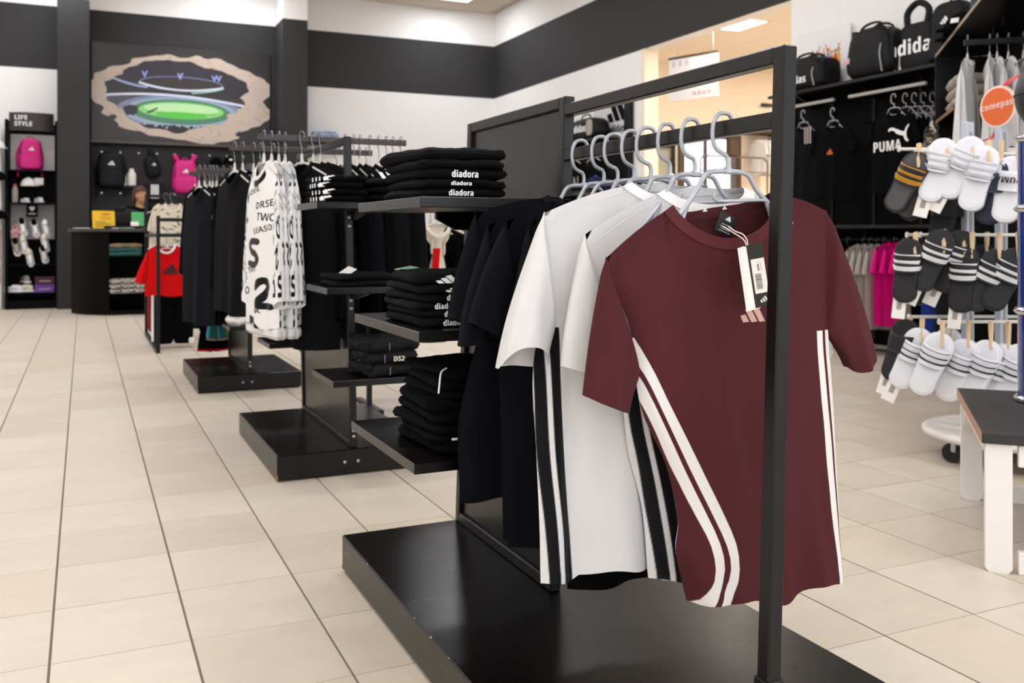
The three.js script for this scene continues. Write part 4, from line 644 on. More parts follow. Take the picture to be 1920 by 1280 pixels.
{
  const s = thing('sling_bag', 'small black sling bag with a white emblem on the pegboard', 'bag', W(1.0, 1.95, 15.36), 0); part('pouch', softBox(0.24, 0.33, 0.12, 0.6, 0.7, 0.25).rotateZ(0.25), M.blackNylon, s); part('strap', tube([[0.02, 0.3, -0.02], [-0.09, 0.42, -0.02], [-0.07, 0.2, -0.03]], 0.012, 16, 6), M.blackNylon, s); const m = part('emblem', threeBars(0.06, 0.004), M.whitePrint, s); m.position.set(-0.02, 0.18, 0.062);
  const bottle = (label, a, h, z, col, cap, r, hh) => { const b = thing('bottle', label, 'bottle', W(a, h, z)); part('flask', new THREE.LatheGeometry([[0, 0], [r * 0.9, 0], [r, r * 0.2], [r, hh * 0.66], [r * 0.72, hh * 0.8], [r * 0.5, hh * 0.86]].map((q) => new THREE.Vector2(...q)), 20), col, b); part('cap', new THREE.CylinderGeometry(r * 0.52, r * 0.56, hh * 0.15, 16).translate(0, hh * 0.93, 0), cap, b); return b; };
  const ps = thing('peg_shelf', 'small dark shelf on the pegboard carrying two white bottles', 'shelf', W(0.64, 1.8, 15.36)); part('board', box(0.4, 0.025, 0.16), M.laminate, ps);
  bottle('white bottle on the small pegboard shelf', 0.665, 1.813, 15.34, M.whitePaint, M.whitePaint, 0.065, 0.26);
  bottle('small white bottle with a yellow cap on the pegboard shelf', 0.56, 1.813, 15.34, M.whitePaint, std(0xd8c84a, 0.5), 0.035, 0.19);
  const c = thing('gift_box', 'black box with a white striped print below the sling bag', 'box', W(0.99, 1.60, 15.33)); part('carton', box(0.26, 0.26, 0.14, 0, 0.13, 0), M.blackNylon, c); for (let i = 0; i < 4; i++) part('print', box(0.022, 0.17, 0.003, -0.045 + i * 0.03, 0.15, 0.072), M.whitePrint, c); part('print', box(0.12, 0.016, 0.003, 0, 0.035, 0.072), M.whitePrint, c);
  const cap = (label, a, h, z, mat, turn, tw) => { const k = thing('cap', label, 'cap', W(a, h, z), turn); part('crown', new THREE.SphereGeometry(0.105, 22, 12, 0, 7, 0, Math.PI * 0.52).scale(0.95, 1.1, 1.1), mat, k); part('brim', new THREE.CylinderGeometry(0.13, 0.13, 0.008, 24, 1, false, -1.1, 2.2).scale(0.85, 1, 1.15).translate(0, -0.005, 0.07), mat, k); part('button', new THREE.SphereGeometry(0.01, 8, 6).translate(0, 0.116, 0), mat, k); if (tw) { const e = part('emblem', box(0.045, 0.03, 0.006), M.whitePrint, k); e.position.set(0, 0.05, 0.115); e.rotation.x = -0.35; } return k; };
  globalThis.makeCap = cap;
  cap('black cap on the pegboard, left of the one with a white badge', 1.90, 2.18, 15.34, M.black, 0.2); cap('black cap with a white badge on the pegboard', 2.11, 2.2, 15.34, M.black, 0, true);
  cap('grey glossy helmet cap on the pegboard, right of the black caps', 2.42, 2.1, 15.34, M.greyRubber, 0.3);
  // denim heap and a pale cap on a shelf right of the pillar
  const sf = thing('wall_shelf', 'short dark wall shelf right of the second pillar', 'shelf', W(3.6, 2.56, 15.35)); part('board', box(0.66, 0.03, 0.28), M.laminate, sf);
  const den = cloth(0xffffff, { map: gray(64, 64, (u, v, i, j) => { const n = fbm(i / 9, j / 9); return [90 + 130 * n, 120 + 110 * n, 170 + 70 * n]; }, [2, 2], true) });
  for (let i = 0; i < 2; i++) folded('folded_jeans', ['lower pale blue denim on the shelf right of the pillar', 'upper pale blue denim on the shelf right of the pillar'][i], W(3.62, 2.577 + i * 0.085, 15.34), 0.44, 0.10, 0.24, den, i, 0.1 * i);
  cap('white cap beside the pale denim on the wall shelf', 3.36, 2.60, 15.26, M.white, -0.4);
}
{ // life style shelving unit at the left
  const t = thing('shelving_unit', 'tall narrow black shelving unit with a LIFE STYLE header at the left', 'shelves', W(-0.68, 0, 15.3)), w = 0.64;
  for (const x of [-w / 2, w / 2]) part('upright', slab(x - 0.02, x + 0.02, 0, 2.72, -0.18, 0.2), M.matteBlack, t);
  part('back_panel', slab(-w / 2, w / 2, 0, 2.7, -0.19, -0.17), M.matteBlack, t);
  part('pale_back', slab(-0.29, 0.29, 2.02, 2.54, -0.17, -0.155), std(0xc9c6c2, 0.6), t); part('pale_back', slab(-0.29, 0.29, 1.0, 1.52, -0.17, -0.155), std(0xb9b3b0, 0.6), t);  // grey-white panels behind two of the compartments
  for (const h of [2.0, 1.53, 0.64, 0.23]) part('shelf', slab(-0.3, 0.3, h - 0.02, h, -0.17, 0.19), M.matteBlack, t);
  part('base', slab(-0.3, 0.3, 0, 0.12, -0.17, 0.19), M.matteBlack, t);
  part('header', new THREE.CylinderGeometry(0.6, 0.6, 0.26, 24, 1, true, -0.5, 1.0).translate(0, 2.69, -0.35), std(0x2c2624, 0.5), t);
  for (const [str, y] of [['LIFE', 2.745], ['STYLE', 2.655]]) { const m = part('lettering', text(str, 0.062, 0.012), M.whitePrint, t); m.position.set(str === 'LIFE' ? -0.13 : -0.10, y, 0.256); m.rotation.y = -0.15; }
  const em = part('emblem_plate', box(0.15, 0.19, 0.015, 0.0, 1.42, 0.03), M.matteBlack, t);
  part('emblem', join([[-0.6], [0], [0.6]].map(([r]) => new THREE.SphereGeometry(0.03, 12, 8).scale(0.5, 1.2, 0.1).translate(0, 0.028, 0).rotateZ(r).translate(0, 1.425, 0.039))), M.whitePrint, t); part('emblem_text', text('adidas', 0.022, 0.003).translate(0, 1.375, 0.038), M.whitePrint, t);
  backpack('bright pink backpack standing on the top shelf under the LIFE STYLE header', W(-0.70, 2.0, 15.25), M.pinkNylon, 0.34, 0.46, 0.15);
  const sneaker = (label, a, h, z, turn, mat, mat2, roll = 0, group) => { const s = thing('sneaker', label, 'shoe', W(a, h, z), turn, group); s.rotation.z = roll; part('sole', new THREE.CapsuleGeometry(0.048, 0.18, 6, 14).rotateX(Math.PI / 2).scale(1, 0.45, 1).translate(0, 0.022, 0), M.whiteRubber, s); part('upper', softBox(0.088, 0.095, 0.25, 0.7, 0.8, 0.4).translate(0, 0.025, -0.01), mat, s); part('collar', softBox(0.075, 0.06, 0.10, 0.7, 0.9, 0.1).translate(0, 0.085, -0.07), mat2, s); for (let i = 0; i < 3; i++) part('stripe', box(0.094, 0.012, 0.012, 0, 0.065, -0.02 + i * 0.028).rotateX(0), mat2, s); return s; };
  globalThis.makeSneaker = sneaker;
  const u = (x) => -0.68 + (x - 58.5) * 0.00685, H = (y) => EYE - (y - 441) * 0.00768;
  const list = [[42, 425, M.whiteRubber, M.black, 'white and black sneaker hung upper left on the pale back of the black unit'], [65, 427, M.whiteRubber, M.black, 'white and black sneaker hung upper middle on the pale back of the black unit'], [86, 428, M.whiteRubber, M.whiteRubber, 'tall white sneaker hung upper right on the pale back of the black unit'], [44, 458, M.whiteRubber, M.cream2, 'white sneaker hung in the middle of the black unit'], [55, 482, M.whiteRubber, M.cream2, 'white sneaker hung lowest in the middle of the black unit'], [84, 455, M.whiteRubber, M.cream2, 'white sneaker hung at the right, lower row of the black unit'], [82, 476, M.cream2, M.black, 'cream sneaker hung at the right, lowest row of the black unit'], [30, 462, M.greyTee, M.black, 'grey sneaker hung at the left, lower row of the black unit']];
  for (const [x, y, a, b, l] of list) { const s = sneaker(l, u(x), H(y) - 0.02, 15.18, 0.2, a, b); s.rotation.x = 1.25; part('wall_hook', rod(V(0, 0.05, -0.05), V(0, -0.06, -0.1), 0.006, 6), M.steel, s); }
  const pk = folded('pouch', 'pale pink pouch at the left of the hung sneakers', W(u(28), H(446), 15.18), 0.11, 0.18, 0.08, std(0xd3a2a6, 0.8), 1, 0, undefined, 'pouch');
  const b1 = thing('bottle', 'grey bottle with a red cap on the second shelf', 'bottle', W(u(27), 1.53, 15.2)); part('flask', new THREE.LatheGeometry([[0, 0], [0.04, 0], [0.042, 0.18], [0.03, 0.22], [0.02, 0.24]].map((q) => new THREE.Vector2(...q)), 18), M.greyTee, b1); part('cap', new THREE.CylinderGeometry(0.022, 0.024, 0.04, 14).translate(0, 0.25, 0), std(0xb0463c, 0.5), b1);
  makeCap('white cap hanging in the second compartment of the black unit', u(52), 1.78, 15.2, M.white, 0.5);
  const wb = thing('gift_box', 'small white box in the second compartment of the black unit', 'box', W(u(72), 1.79, 15.2)); part('carton', box(0.12, 0.09, 0.08, 0, 0.045, 0, 0.006), M.whitePaint, wb); part('lid', box(0.124, 0.02, 0.084, 0, 0.09, 0, 0.004), M.whitePaint, wb); part('wall_hook', rod(V(0, 0.05, -0.04), V(0, 0.05, -0.2), 0.006, 6), M.steel, wb);
  sneaker('small white shoe on the second shelf of the black unit, left', u(46), 1.53, 15.22, 0.9, M.whiteRubber, M.black).scale.setScalar(0.6); sneaker('small white shoe on the second shelf of the black unit, right', u(72), 1.53, 15.22, 0.7, M.whiteRubber, M.black).scale.setScalar(0.7);
  sneaker('white and black shoe on the lowest shelf of the black unit, front left', u(26), 0.23, 15.2, 1.3, M.whiteRubber, M.black); sneaker('white and black shoe on the lowest shelf of the black unit, beside the purple box', u(45), 0.23, 15.22, 1.4, M.cream2, M.black); sneaker('grey shoe standing behind the two on the lowest shelf', u(46), 0.36, 15.3, 0.4, M.greyTee, M.black);
  const st = thing('shoe_riser', 'small black shoe riser on the lowest shelf of the black unit', 'stand', W(u(46), 0.23, 15.3)); part('stem', box(0.02, 0.12, 0.02, 0, 0.06, 0), M.blackMetal, st); part('plate', box(0.1, 0.008, 0.12, 0, 0.124, 0), M.blackMetal, st); part('foot', box(0.1, 0.008, 0.1, 0, 0.004, 0), M.blackMetal, st);
  const shoeBox = (label, h, c) => { const q = thing('shoe_box', label, 'box', W(u(82), h, 15.24), 0.1); part('carton', box(0.25, 0.09, 0.18, 0, 0.045, 0, 0.004), c, q); part('lid', box(0.256, 0.03, 0.186, 0, 0.1, 0, 0.004), c, q); part('lettering', box(0.15, 0.022, 0.003, 0, 0.05, 0.092, 0.001), M.greyTee, q); };
  shoeBox('bright purple shoe box on the lowest shelf of the black unit', 0.23, std(0x7a3fa6, 0.6)); shoeBox('dark maroon shoe box on top of the purple one', 0.346, std(0x4a1730, 0.6));
  // the neighbouring display cut by the left edge of the picture
  const nb = thing('display_stand', 'white display panel with a red poster at the left edge', 'display', W(-1.35, 0, 15.32)); part('panel', slab(-0.28, 0.28, 0, 2.6, -0.03, 0.03), M.whitePaint, nb); part('poster', slab(-0.1, 0.262, 0.35, 1.15, 0.03, 0.036, 0.001), std(0x9c1f22, 0.6), nb); part('poster_band', slab(-0.1, 0.262, 0.62, 0.7, 0.036, 0.04, 0.001), M.whitePaint, nb); for (const h of [1.84, 1.28]) part('bracket', rod(V(0.24, h, 0.02), V(0.24, h, 0.14), 0.008, 6), M.steel, nb);
  makeCap('black cap on the white display panel at the left edge', -1.10, 1.86, 15.16, M.black, 0.4); makeCap('black cap below the first on the white display panel', -1.08, 1.30, 15.16, M.black, 0.4); makeCap('white cap high on the white display panel', -1.10, 2.3, 15.16, M.white, 0.2);
}
{ // counter with a curved front and open shelves at its right
  const t = thing('counter', 'black curved shop counter with open shelves at its right end', 'counter', W(0, 0, 13.9));
  const front = [[-0.15, 0.16], [-0.02, -0.12], [0.12, -0.29], [0.31, -0.42]], cv = new THREE.CatmullRomCurve3(front.map(([a, z]) => V(a, 0, -z))).getPoints(16).map((p) => [p.x, -p.z]);
  const ext = (pts, h0, h1) => prism(pts.map(([x, z]) => [x, z]), h1 - h0, 0.002).rotateX(-Math.PI / 2).translate(0, h0, 0);
  part('curved_front', ext([...cv.map(([a, z]) => [a, z]), [0.31, 0.2], [-0.15, 0.2]], 0.0, 1.11), M.matteBlack, t);
  part('counter_top', ext([...cv.map(([a, z]) => [a - 0.03, z - 0.02]), [0.7, -0.56], [1.3, -0.5], [1.5, -0.3], [1.5, 0.25], [-0.19, 0.25]], 1.11, 1.15), std(0x3a3432, 0.4), t);
  part('back_panel', slab(0.31, 1.45, 0, 1.11, -0.18, -0.2), M.matteBlack, t); part('side_panel', slab(1.42, 1.45, 0, 1.11, -0.18, 0.4), M.matteBlack, t); part('plinth', slab(0.31, 1.42, 0, 0.06, -0.18, 0.44), M.matteBlack, t);
  for (const h of [0.79, 0.29]) part('shelf', slab(0.31, 1.42, h - 0.025, h, -0.18, 0.42), M.matteBlack, t);
  const mult = (a, b, c) => cloth(0xffffff, { map: gray(48, 48, (u, v, i, j) => { const n = fbm(i / 5, j / 3); return n > 0.55 ? a : n > 0.42 ? b : c; }, [3, 6], true) });
  const teal = mult([46, 110, 116], [28, 70, 80], [60, 90, 70]), zebra = mult([225, 220, 212], [150, 142, 134], [26, 24, 24]), multi = mult([120, 110, 90], [60, 70, 60], [170, 130, 90]);
  for (let i = 0; i < 3; i++) folded('folded_shirt', `${['bottom', 'middle', 'topmost'][i]} teal patterned shirt on the counter's upper shelf`, W(0.51, 0.79 + i * 0.05, 13.5), 0.4, 0.055, 0.26, i === 2 ? multi : teal, i, 0.05 * i);
  for (let i = 0; i < 3; i++) folded('folded_shirt', `${['bottom', 'middle', 'topmost'][i]} black and white patterned shirt on the counter's lower shelf`, W(0.53, 0.29 + i * 0.06, 13.5), 0.44, 0.066, 0.28, zebra, i, 0.06 * i);
  const y = thing('paper_stand', 'bright yellow notice leaning on the counter', 'notice', W(0.25, 1.15, 13.62), 0.15);
  const yel = canvas(128, 128, (g) => { g.fillStyle = '#e2b70e'; g.fillRect(0, 0, 128, 128); g.fillStyle = '#b5531c'; g.fillRect(52, 18, 50, 12); g.fillRect(40, 44, 70, 5); g.fillRect(46, 56, 60, 5); g.fillStyle = '#3a2d10'; g.fillRect(14, 78, 60, 5); g.fillRect(14, 92, 90, 5); g.fillRect(14, 108, 50, 5); });
  const board = part('board', box(0.28, 0.25, 0.012, 0, 0.12, 0), std(0xe2b70e, 0.6), y); board.rotation.x = -0.25; const pf = part('print', new THREE.PlaneGeometry(0.275, 0.245).translate(0, 0.12, 0.0068), std(0xffffff, 0.6, { map: yel }), y); pf.rotation.x = -0.25; part('prop', box(0.05, 0.2, 0.006, 0, 0.09, -0.1).rotateX(0.2), M.paper, y);
  const bag = thing('duffel_bag', 'black bag lying on the counter beside the yellow notice', 'bag', W(0.5, 1.155, 13.85), 0.1); part('body', softBox(0.56, 0.27, 0.3, 0.6, 0.5, 0.25, 3), M.blackNylon, bag); part('flap', softBox(0.3, 0.08, 0.28, 0.6, 0.6, 0.2).translate(-0.1, 0.22, 0), M.blackNylon, bag); part('handle', tube([[-0.1, 0.25, 0], [-0.06, 0.34, 0], [0.05, 0.33, 0], [0.1, 0.24, 0]], 0.01, 16, 6), M.blackNylon, bag);
  const gc = thing('paper_stand', 'green card holder on the counter right of the black bag', 'notice', W(0.67, 1.15, 13.66), 0); part('card', box(0.16, 0.22, 0.008, 0, 0.12, 0).rotateX(-0.2), std(0x4fae68, 0.6), gc); part('base', box(0.2, 0.02, 0.08, 0, 0.01, 0), M.paper, gc); part('note', box(0.1, 0.07, 0.004, -0.04, 0.05, 0.045).rotateX(-0.3), M.paper, gc);
  const pg = (label, a, z, w, d, m, tw) => { const q = thing('paper_sheet', label, 'paper', W(a, 1.152, z), tw); part('sheet', box(w, 0.004, d, 0, 0.002, 0, 0.001), m, q); part('top_sheet', box(w * 0.8, 0.003, d * 0.8, 0.01, 0.0055, 0, 0.001), M.paper, q); };
  pg('loose white papers at the left end of the counter', -0.02, 13.72, 0.2, 0.15, M.paper, 0.2); pg('green leaflets lying flat on the counter', 0.52, 13.5, 0.2, 0.13, std(0x57b570, 0.6), 0.1); pg('pale leaflet on the counter between the yellow notice and the green leaflets', 0.38, 13.52, 0.1, 0.1, M.paper, 0);
  const kb = thing('tray', 'thin black tray at the front of the counter', 'tray', W(0.5, 1.165, 13.58), 0.05); part('base', box(0.5, 0.012, 0.1), M.blackNylon, kb); part('rim', box(0.5, 0.02, 0.012, 0, 0.012, 0.045), M.blackNylon, kb);
}
// ---------- person behind the counter ----------
{
  const field = (bones, ext, res, c, K = 70) => {
    const mc = new MarchingCubes(res, new THREE.MeshStandardMaterial(), false, false, 200000), F = mc.field, half = mc.halfsize; mc.isolation = 0;
    for (let k = 0; k < res; k++) for (let j = 0; j < res; j++) for (let i = 0; i < res; i++) {
      const x = (i - half) / half * ext + c[0], y = (j - half) / half * ext + c[1], z = (k - half) / half * ext + c[2]; let acc = 0;
      for (const [p, q, r0, r1, sx = 1, sz = 1] of bones) { const ax = x - p[0], ay = y - p[1], az = z - p[2], bx = q[0] - p[0], by = q[1] - p[1], bz = q[2] - p[2], t = clamp((ax * bx + ay * by + az * bz) / (bx * bx + by * by + bz * bz + 1e-9)); const d = Math.hypot((ax - bx * t) / sx, ay - by * t, (az - bz * t) / sz) - lerp(r0, r1, t); acc += Math.exp(-d * K); }
      F[k * res * res + j * res + i] = Math.log(acc + 1e-30) / K;
    }
    mc.update(); const n = mc.count, g = new THREE.BufferGeometry(), P = new Float32Array(mc.positionArray.slice(0, n * 3)), N = new Float32Array(mc.normalArray.slice(0, n * 3));
    for (let i = 0; i < n; i++) { P[i * 3] = P[i * 3] * ext + c[0]; P[i * 3 + 1] = P[i * 3 + 1] * ext + c[1]; P[i * 3 + 2] = P[i * 3 + 2] * ext + c[2]; }
    g.setAttribute('position', new THREE.BufferAttribute(P, 3)); g.setAttribute('normal', new THREE.BufferAttribute(N, 3)); g.setAttribute('uv', new THREE.BufferAttribute(new Float32Array(n * 2), 2)); return g;
  };
  const t = thing('person', 'person with brown hair in dark clothes standing behind the counter, head turned aside', 'person', W(0.74, 0, 14.35), 0.5);
  const head = field([[[0, 1.63, -0.01], [0, 1.66, -0.015], 0.082, 0.085, 0.92, 1.1], [[0, 1.56, 0.03], [0, 1.60, 0.03], 0.048, 0.06], [[0, 1.53, 0.055], [0, 1.54, 0.05], 0.022, 0.03], [[0, 1.595, 0.095], [0, 1.63, 0.08], 0.013, 0.008], [[0, 1.555, 0.082], [0, 1.556, 0.08], 0.016, 0.016, 1.5], [[-0.035, 1.656, 0.068], [0.035, 1.656, 0.068], 0.013, 0.013], [[-0.076, 1.60, -0.01], [-0.078, 1.63, -0.015], 0.014, 0.016, 0.5], [[0.076, 1.60, -0.01], [0.078, 1.63, -0.015], 0.014, 0.016, 0.5], [[0, 1.42, -0.03], [0, 1.56, -0.01], 0.055, 0.05]], 0.2, 76, [0, 1.57, 0], 150);
  const arm = (s) => [[[s * 0.16, 1.40, -0.02], [s * 0.21, 1.12, -0.01], 0.052, 0.042], [[s * 0.21, 1.12, -0.01], [s * 0.16, 1.16, 0.22], 0.04, 0.028], [[s * 0.16, 1.16, 0.22], [s * 0.14, 1.165, 0.29], 0.026, 0.03, 1.2]];
  const leg = (s) => [[[s * 0.09, 0.86, -0.02], [s * 0.1, 0.48, 0], 0.085, 0.058], [[s * 0.1, 0.48, 0], [s * 0.1, 0.08, -0.02], 0.055, 0.038], [[s * 0.1, 0.05, -0.04], [s * 0.11, 0.035, 0.12], 0.045, 0.032]];
  const body = field([[[0, 1.0, -0.02], [0, 1.30, -0.02], 0.12, 0.135, 1.25, 0.85], [[-0.13, 1.40, -0.02], [0.13, 1.40, -0.02], 0.06, 0.06], [[0, 0.9, -0.02], [0, 1.0, -0.02], 0.13, 0.12, 1.25, 0.9], [[0, 1.42, -0.03], [0, 1.52, -0.01], 0.055, 0.05], ...arm(-1), ...arm(1), ...leg(-1), ...leg(1)], 0.82, 84, [0, 0.78, 0]);
  const skin = std(0xc08a6b, 0.6); part('body', join([head, body]), skin, t);
  part('hair', join([new THREE.SphereGeometry(0.102, 24, 16, 0, 7, 0, 1.75).scale(0.94, 1.02, 1.12).rotateX(-0.42).translate(0, 1.665, -0.022), softBox(0.16, 0.22, 0.09, 0.8, 0.8, 0.2).translate(0, 1.49, -0.085), ...[-1, 1].map((q) => new THREE.SphereGeometry(0.05, 14, 10).scale(0.4, 1.5, 0.85).translate(q * 0.078, 1.615, -0.035))]), std(0x4a2f20, 0.7), t);
  for (const s of [-1, 1]) { part('eye', new THREE.SphereGeometry(0.0105, 10, 8).scale(1.15, 0.75, 1).translate(s * 0.031, 1.634, 0.075), M.whitePaint, t); part('iris', new THREE.SphereGeometry(0.006, 8, 6).translate(s * 0.031, 1.634, 0.083), M.blackPrint, t); part('eyebrow', tube([[s * 0.016, 1.655, 0.086], [s * 0.032, 1.660, 0.082], [s * 0.05, 1.653, 0.070]], 0.0035, 8, 6), std(0x3a2418, 0.8), t); for (let f = 0; f < 5; f++) part('finger', tube(f < 4 ? [[s * (0.118 + f * 0.016), 1.165, 0.30], [s * (0.118 + f * 0.016), 1.17, 0.335], [s * (0.118 + f * 0.016), 1.158, 0.362 - 0.006 * Math.abs(f - 1.5)]] : [[s * 0.112, 1.165, 0.26], [s * 0.095, 1.165, 0.285], [s * 0.092, 1.16, 0.31]], 0.0085, 10, 7), skin, t); }
  part('mouth', new THREE.SphereGeometry(0.014, 10, 6).scale(1.6, 0.4, 0.5).translate(0, 1.557, 0.098), std(0x9a4f45, 0.5), t);
  const shirt = field([[[0, 1.0, -0.02], [0, 1.30, -0.02], 0.135, 0.148, 1.25, 0.86], [[-0.14, 1.40, -0.02], [0.14, 1.40, -0.02], 0.07, 0.07], [[0, 0.88, -0.02], [0, 1.0, -0.02], 0.145, 0.135, 1.25, 0.92], [[-0.16, 1.40, -0.02], [-0.2, 1.18, -0.01], 0.066, 0.06], [[0.16, 1.40, -0.02], [0.2, 1.18, -0.01], 0.066, 0.06]], 0.5, 60, [0, 1.15, 0]); part('shirt', shirt, M.black, t);
  part('trousers', field([[[0, 0.88, -0.02], [0, 0.92, -0.02], 0.14, 0.14, 1.25, 0.92], [[-0.09, 0.86, -0.02], [-0.1, 0.12, -0.01], 0.1, 0.06], [[0.09, 0.86, -0.02], [0.1, 0.12, -0.01], 0.1, 0.06]], 0.56, 60, [0, 0.52, 0]), M.navy, t);
  for (const s of [-1, 1]) part('shoe', new THREE.CapsuleGeometry(0.05, 0.16, 6, 12).rotateX(Math.PI / 2).scale(1, 0.75, 1).translate(s * 0.105, 0.042, 0.04), M.blackRubber, t);
}
// ---------- thin stepped clothes frame with the red tee ----------
{
  const t = thing('clothes_rack', 'thin black stepped clothes rack holding the red t-shirt', 'rack', W(0.9, 0, 9.83));
  const z0 = -0.87 + 1.74, bar = (p, q, r = 0.016) => { const a = V(Math.min(p.x, q.x) - r, Math.min(p.y, q.y) - r, Math.min(p.z, q.z) - r), b = V(Math.max(p.x, q.x) + r, Math.max(p.y, q.y) + r, Math.max(p.z, q.z) + r); return slab(a.x, b.x, a.y, b.y, a.z, b.z, 0.003); };
  for (const x of [-0.29, 0.29]) { part('front_post', bar(V(x, 0.016, 0.87), V(x, 1.22, 0.87)), M.blackMetal, t); part('rear_post', bar(V(x, 0.016, -0.87), V(x, 1.48, -0.87)), M.blackMetal, t); part('floor_rail', bar(V(x, 0.016, -0.85), V(x, 0.016, 0.85)), M.blackMetal, t); part('side_rail', bar(V(x, 1.06, -0.85), V(x, 1.06, 0.85)), M.blackMetal, t); }
  for (const h of [1.20, 1.06]) part('front_bar', bar(V(-0.27, h, 0.87), V(0.27, h, 0.87)), M.blackMetal, t); part('rear_bar', bar(V(-0.27, 1.48, -0.87), V(0.27, 1.48, -0.87)), M.blackMetal, t); part('rear_bar', bar(V(-0.27, 1.06, -0.3), V(0.27, 1.06, -0.3)), M.blackMetal, t); part('middle_bar', bar(V(-0.27, 1.06, 0.5), V(0.27, 1.06, 0.5)), M.blackMetal, t);
  const hgr = slimHanger('white hanger inside the red t-shirt', W(0.70, 1.076, 9.13), 0, undefined, M.whitePaint);
  const r = thing('t_shirt', 'bright red t-shirt with a black three bar emblem on the thin rack', 't-shirt', W(0.69, 0.945, 9.12)); addTee(r, 'redtee', M.red, { w: 0.36, h: 0.44, sleeve: 0.26, splay: 0.09, e: 0.035, cuff: 0.04, rows: 26, collarMat: M.whitePrint });
  const e = part('emblem', threeBars(0.13, 0.004), M.blackPrint, r); e.position.set(0.03, -0.24, 0.042);
  for (const s of [-1, 1]) part('shoulder_stripe', tube([[s * 0.085, 0.034, 0], [s * 0.12, 0.012, 0], [s * 0.155, -0.012, 0]], 0.007, 8, 6), M.whitePrint, r);
  const trousers = (label, a, z, h0, h1, w, m, piping) => { const q = thing('trousers', label, 'trousers', W(a, h0, z)), L = h1 - h0; for (const s of [-1, 1]) part('leg', softBox(w * 0.52, L, 0.09, 0.25, 0.7, 0.1).translate(s * w * 0.24, 0, 0), m, q); part('waistband', softBox(w, 0.06, 0.08, 0.4, 0.6, 0).translate(0, L - 0.055, 0), m, q); part('clip', box(0.02, 0.12, 0.012, 0, L + 0.05, 0), M.clearPlastic, q); if (piping) { part('piping', tube([[-w * 0.51, 0.03, 0.02], [-w * 0.51, L * 0.5, 0.03], [-w * 0.46, L - 0.04, 0.03]], 0.012, 14, 6), M.whitePrint, q); part('hem_tab', box(0.05, 0.05, 0.1, w * 0.44, 0.03, 0, 0.008), M.whitePrint, q); } return q; };
  trousers('black tracksuit trousers with white piping hanging under the red t-shirt', 0.77, 9.33, 0.04, 0.92, 0.36, M.black, true);
  trousers('red tracksuit trousers behind the black ones on the thin rack', 0.72, 9.5, 0.14, 0.92, 0.34, std(0x8c1018, 0.9)); trousers('black trousers at the back of the thin rack', 1.0, 10.1, 0.1, 0.95, 0.34, M.black);
  const motif = cloth(0xffffff, { map: canvas(256, 256, (g) => { g.fillStyle = '#dcd2bf'; g.fillRect(0, 0, 256, 256); for (let i = 0; i < 110; i++) { g.fillStyle = ['#3a3a36', '#4f7f8c', '#8a7a55', '#59604a'][i % 4]; g.save(); g.translate(hash2(i, 1) * 256, hash2(i, 2) * 256); g.rotate(hash2(i, 3) * 6); g.fillRect(-4, -1.5, 8, 3); g.restore(); } }) });
  for (let i = 0; i < 2; i++) { const dz = 10.62 - i * 0.14, ax = 0.80 + i * 0.06; slimHanger(['clear hanger of the rear cream motif top', 'clear hanger of the front cream motif top'][i], W(ax, 1.498, 10.68 - i * 0.02), 0, undefined); const q = thing('patterned_top', ['rear cream sleeveless top with small motifs on the thin rack', 'front cream sleeveless top with small motifs on the thin rack'][i], 'top', W(ax, 1.36, dz)); addTee(q, 'motif', motif, { w: 0.33, h: 0.62, sleeve: 0.2, splay: 0.02, e: 0.04, plain: motif }); }
  const bl = thing('patterned_top', 'bright blue patterned top at the right of the thin rack', 'top', W(0.97, 1.02, 9.9)); addTee(bl, 'bluetop', cloth(0xffffff, { map: gray(32, 64, (u, v, i, j) => { const n = fbm(i / 4, j / 4); return n > 0.52 ? [40, 130, 190] : [18, 60, 120]; }, [6, 6], true) }), { w: 0.2, h: 0.36, sleeve: 0.16, splay: 0.02, plain: M.blue }); slimHanger('clear hanger of the bright blue patterned top', W(0.97, 1.15, 9.9), 0);
}

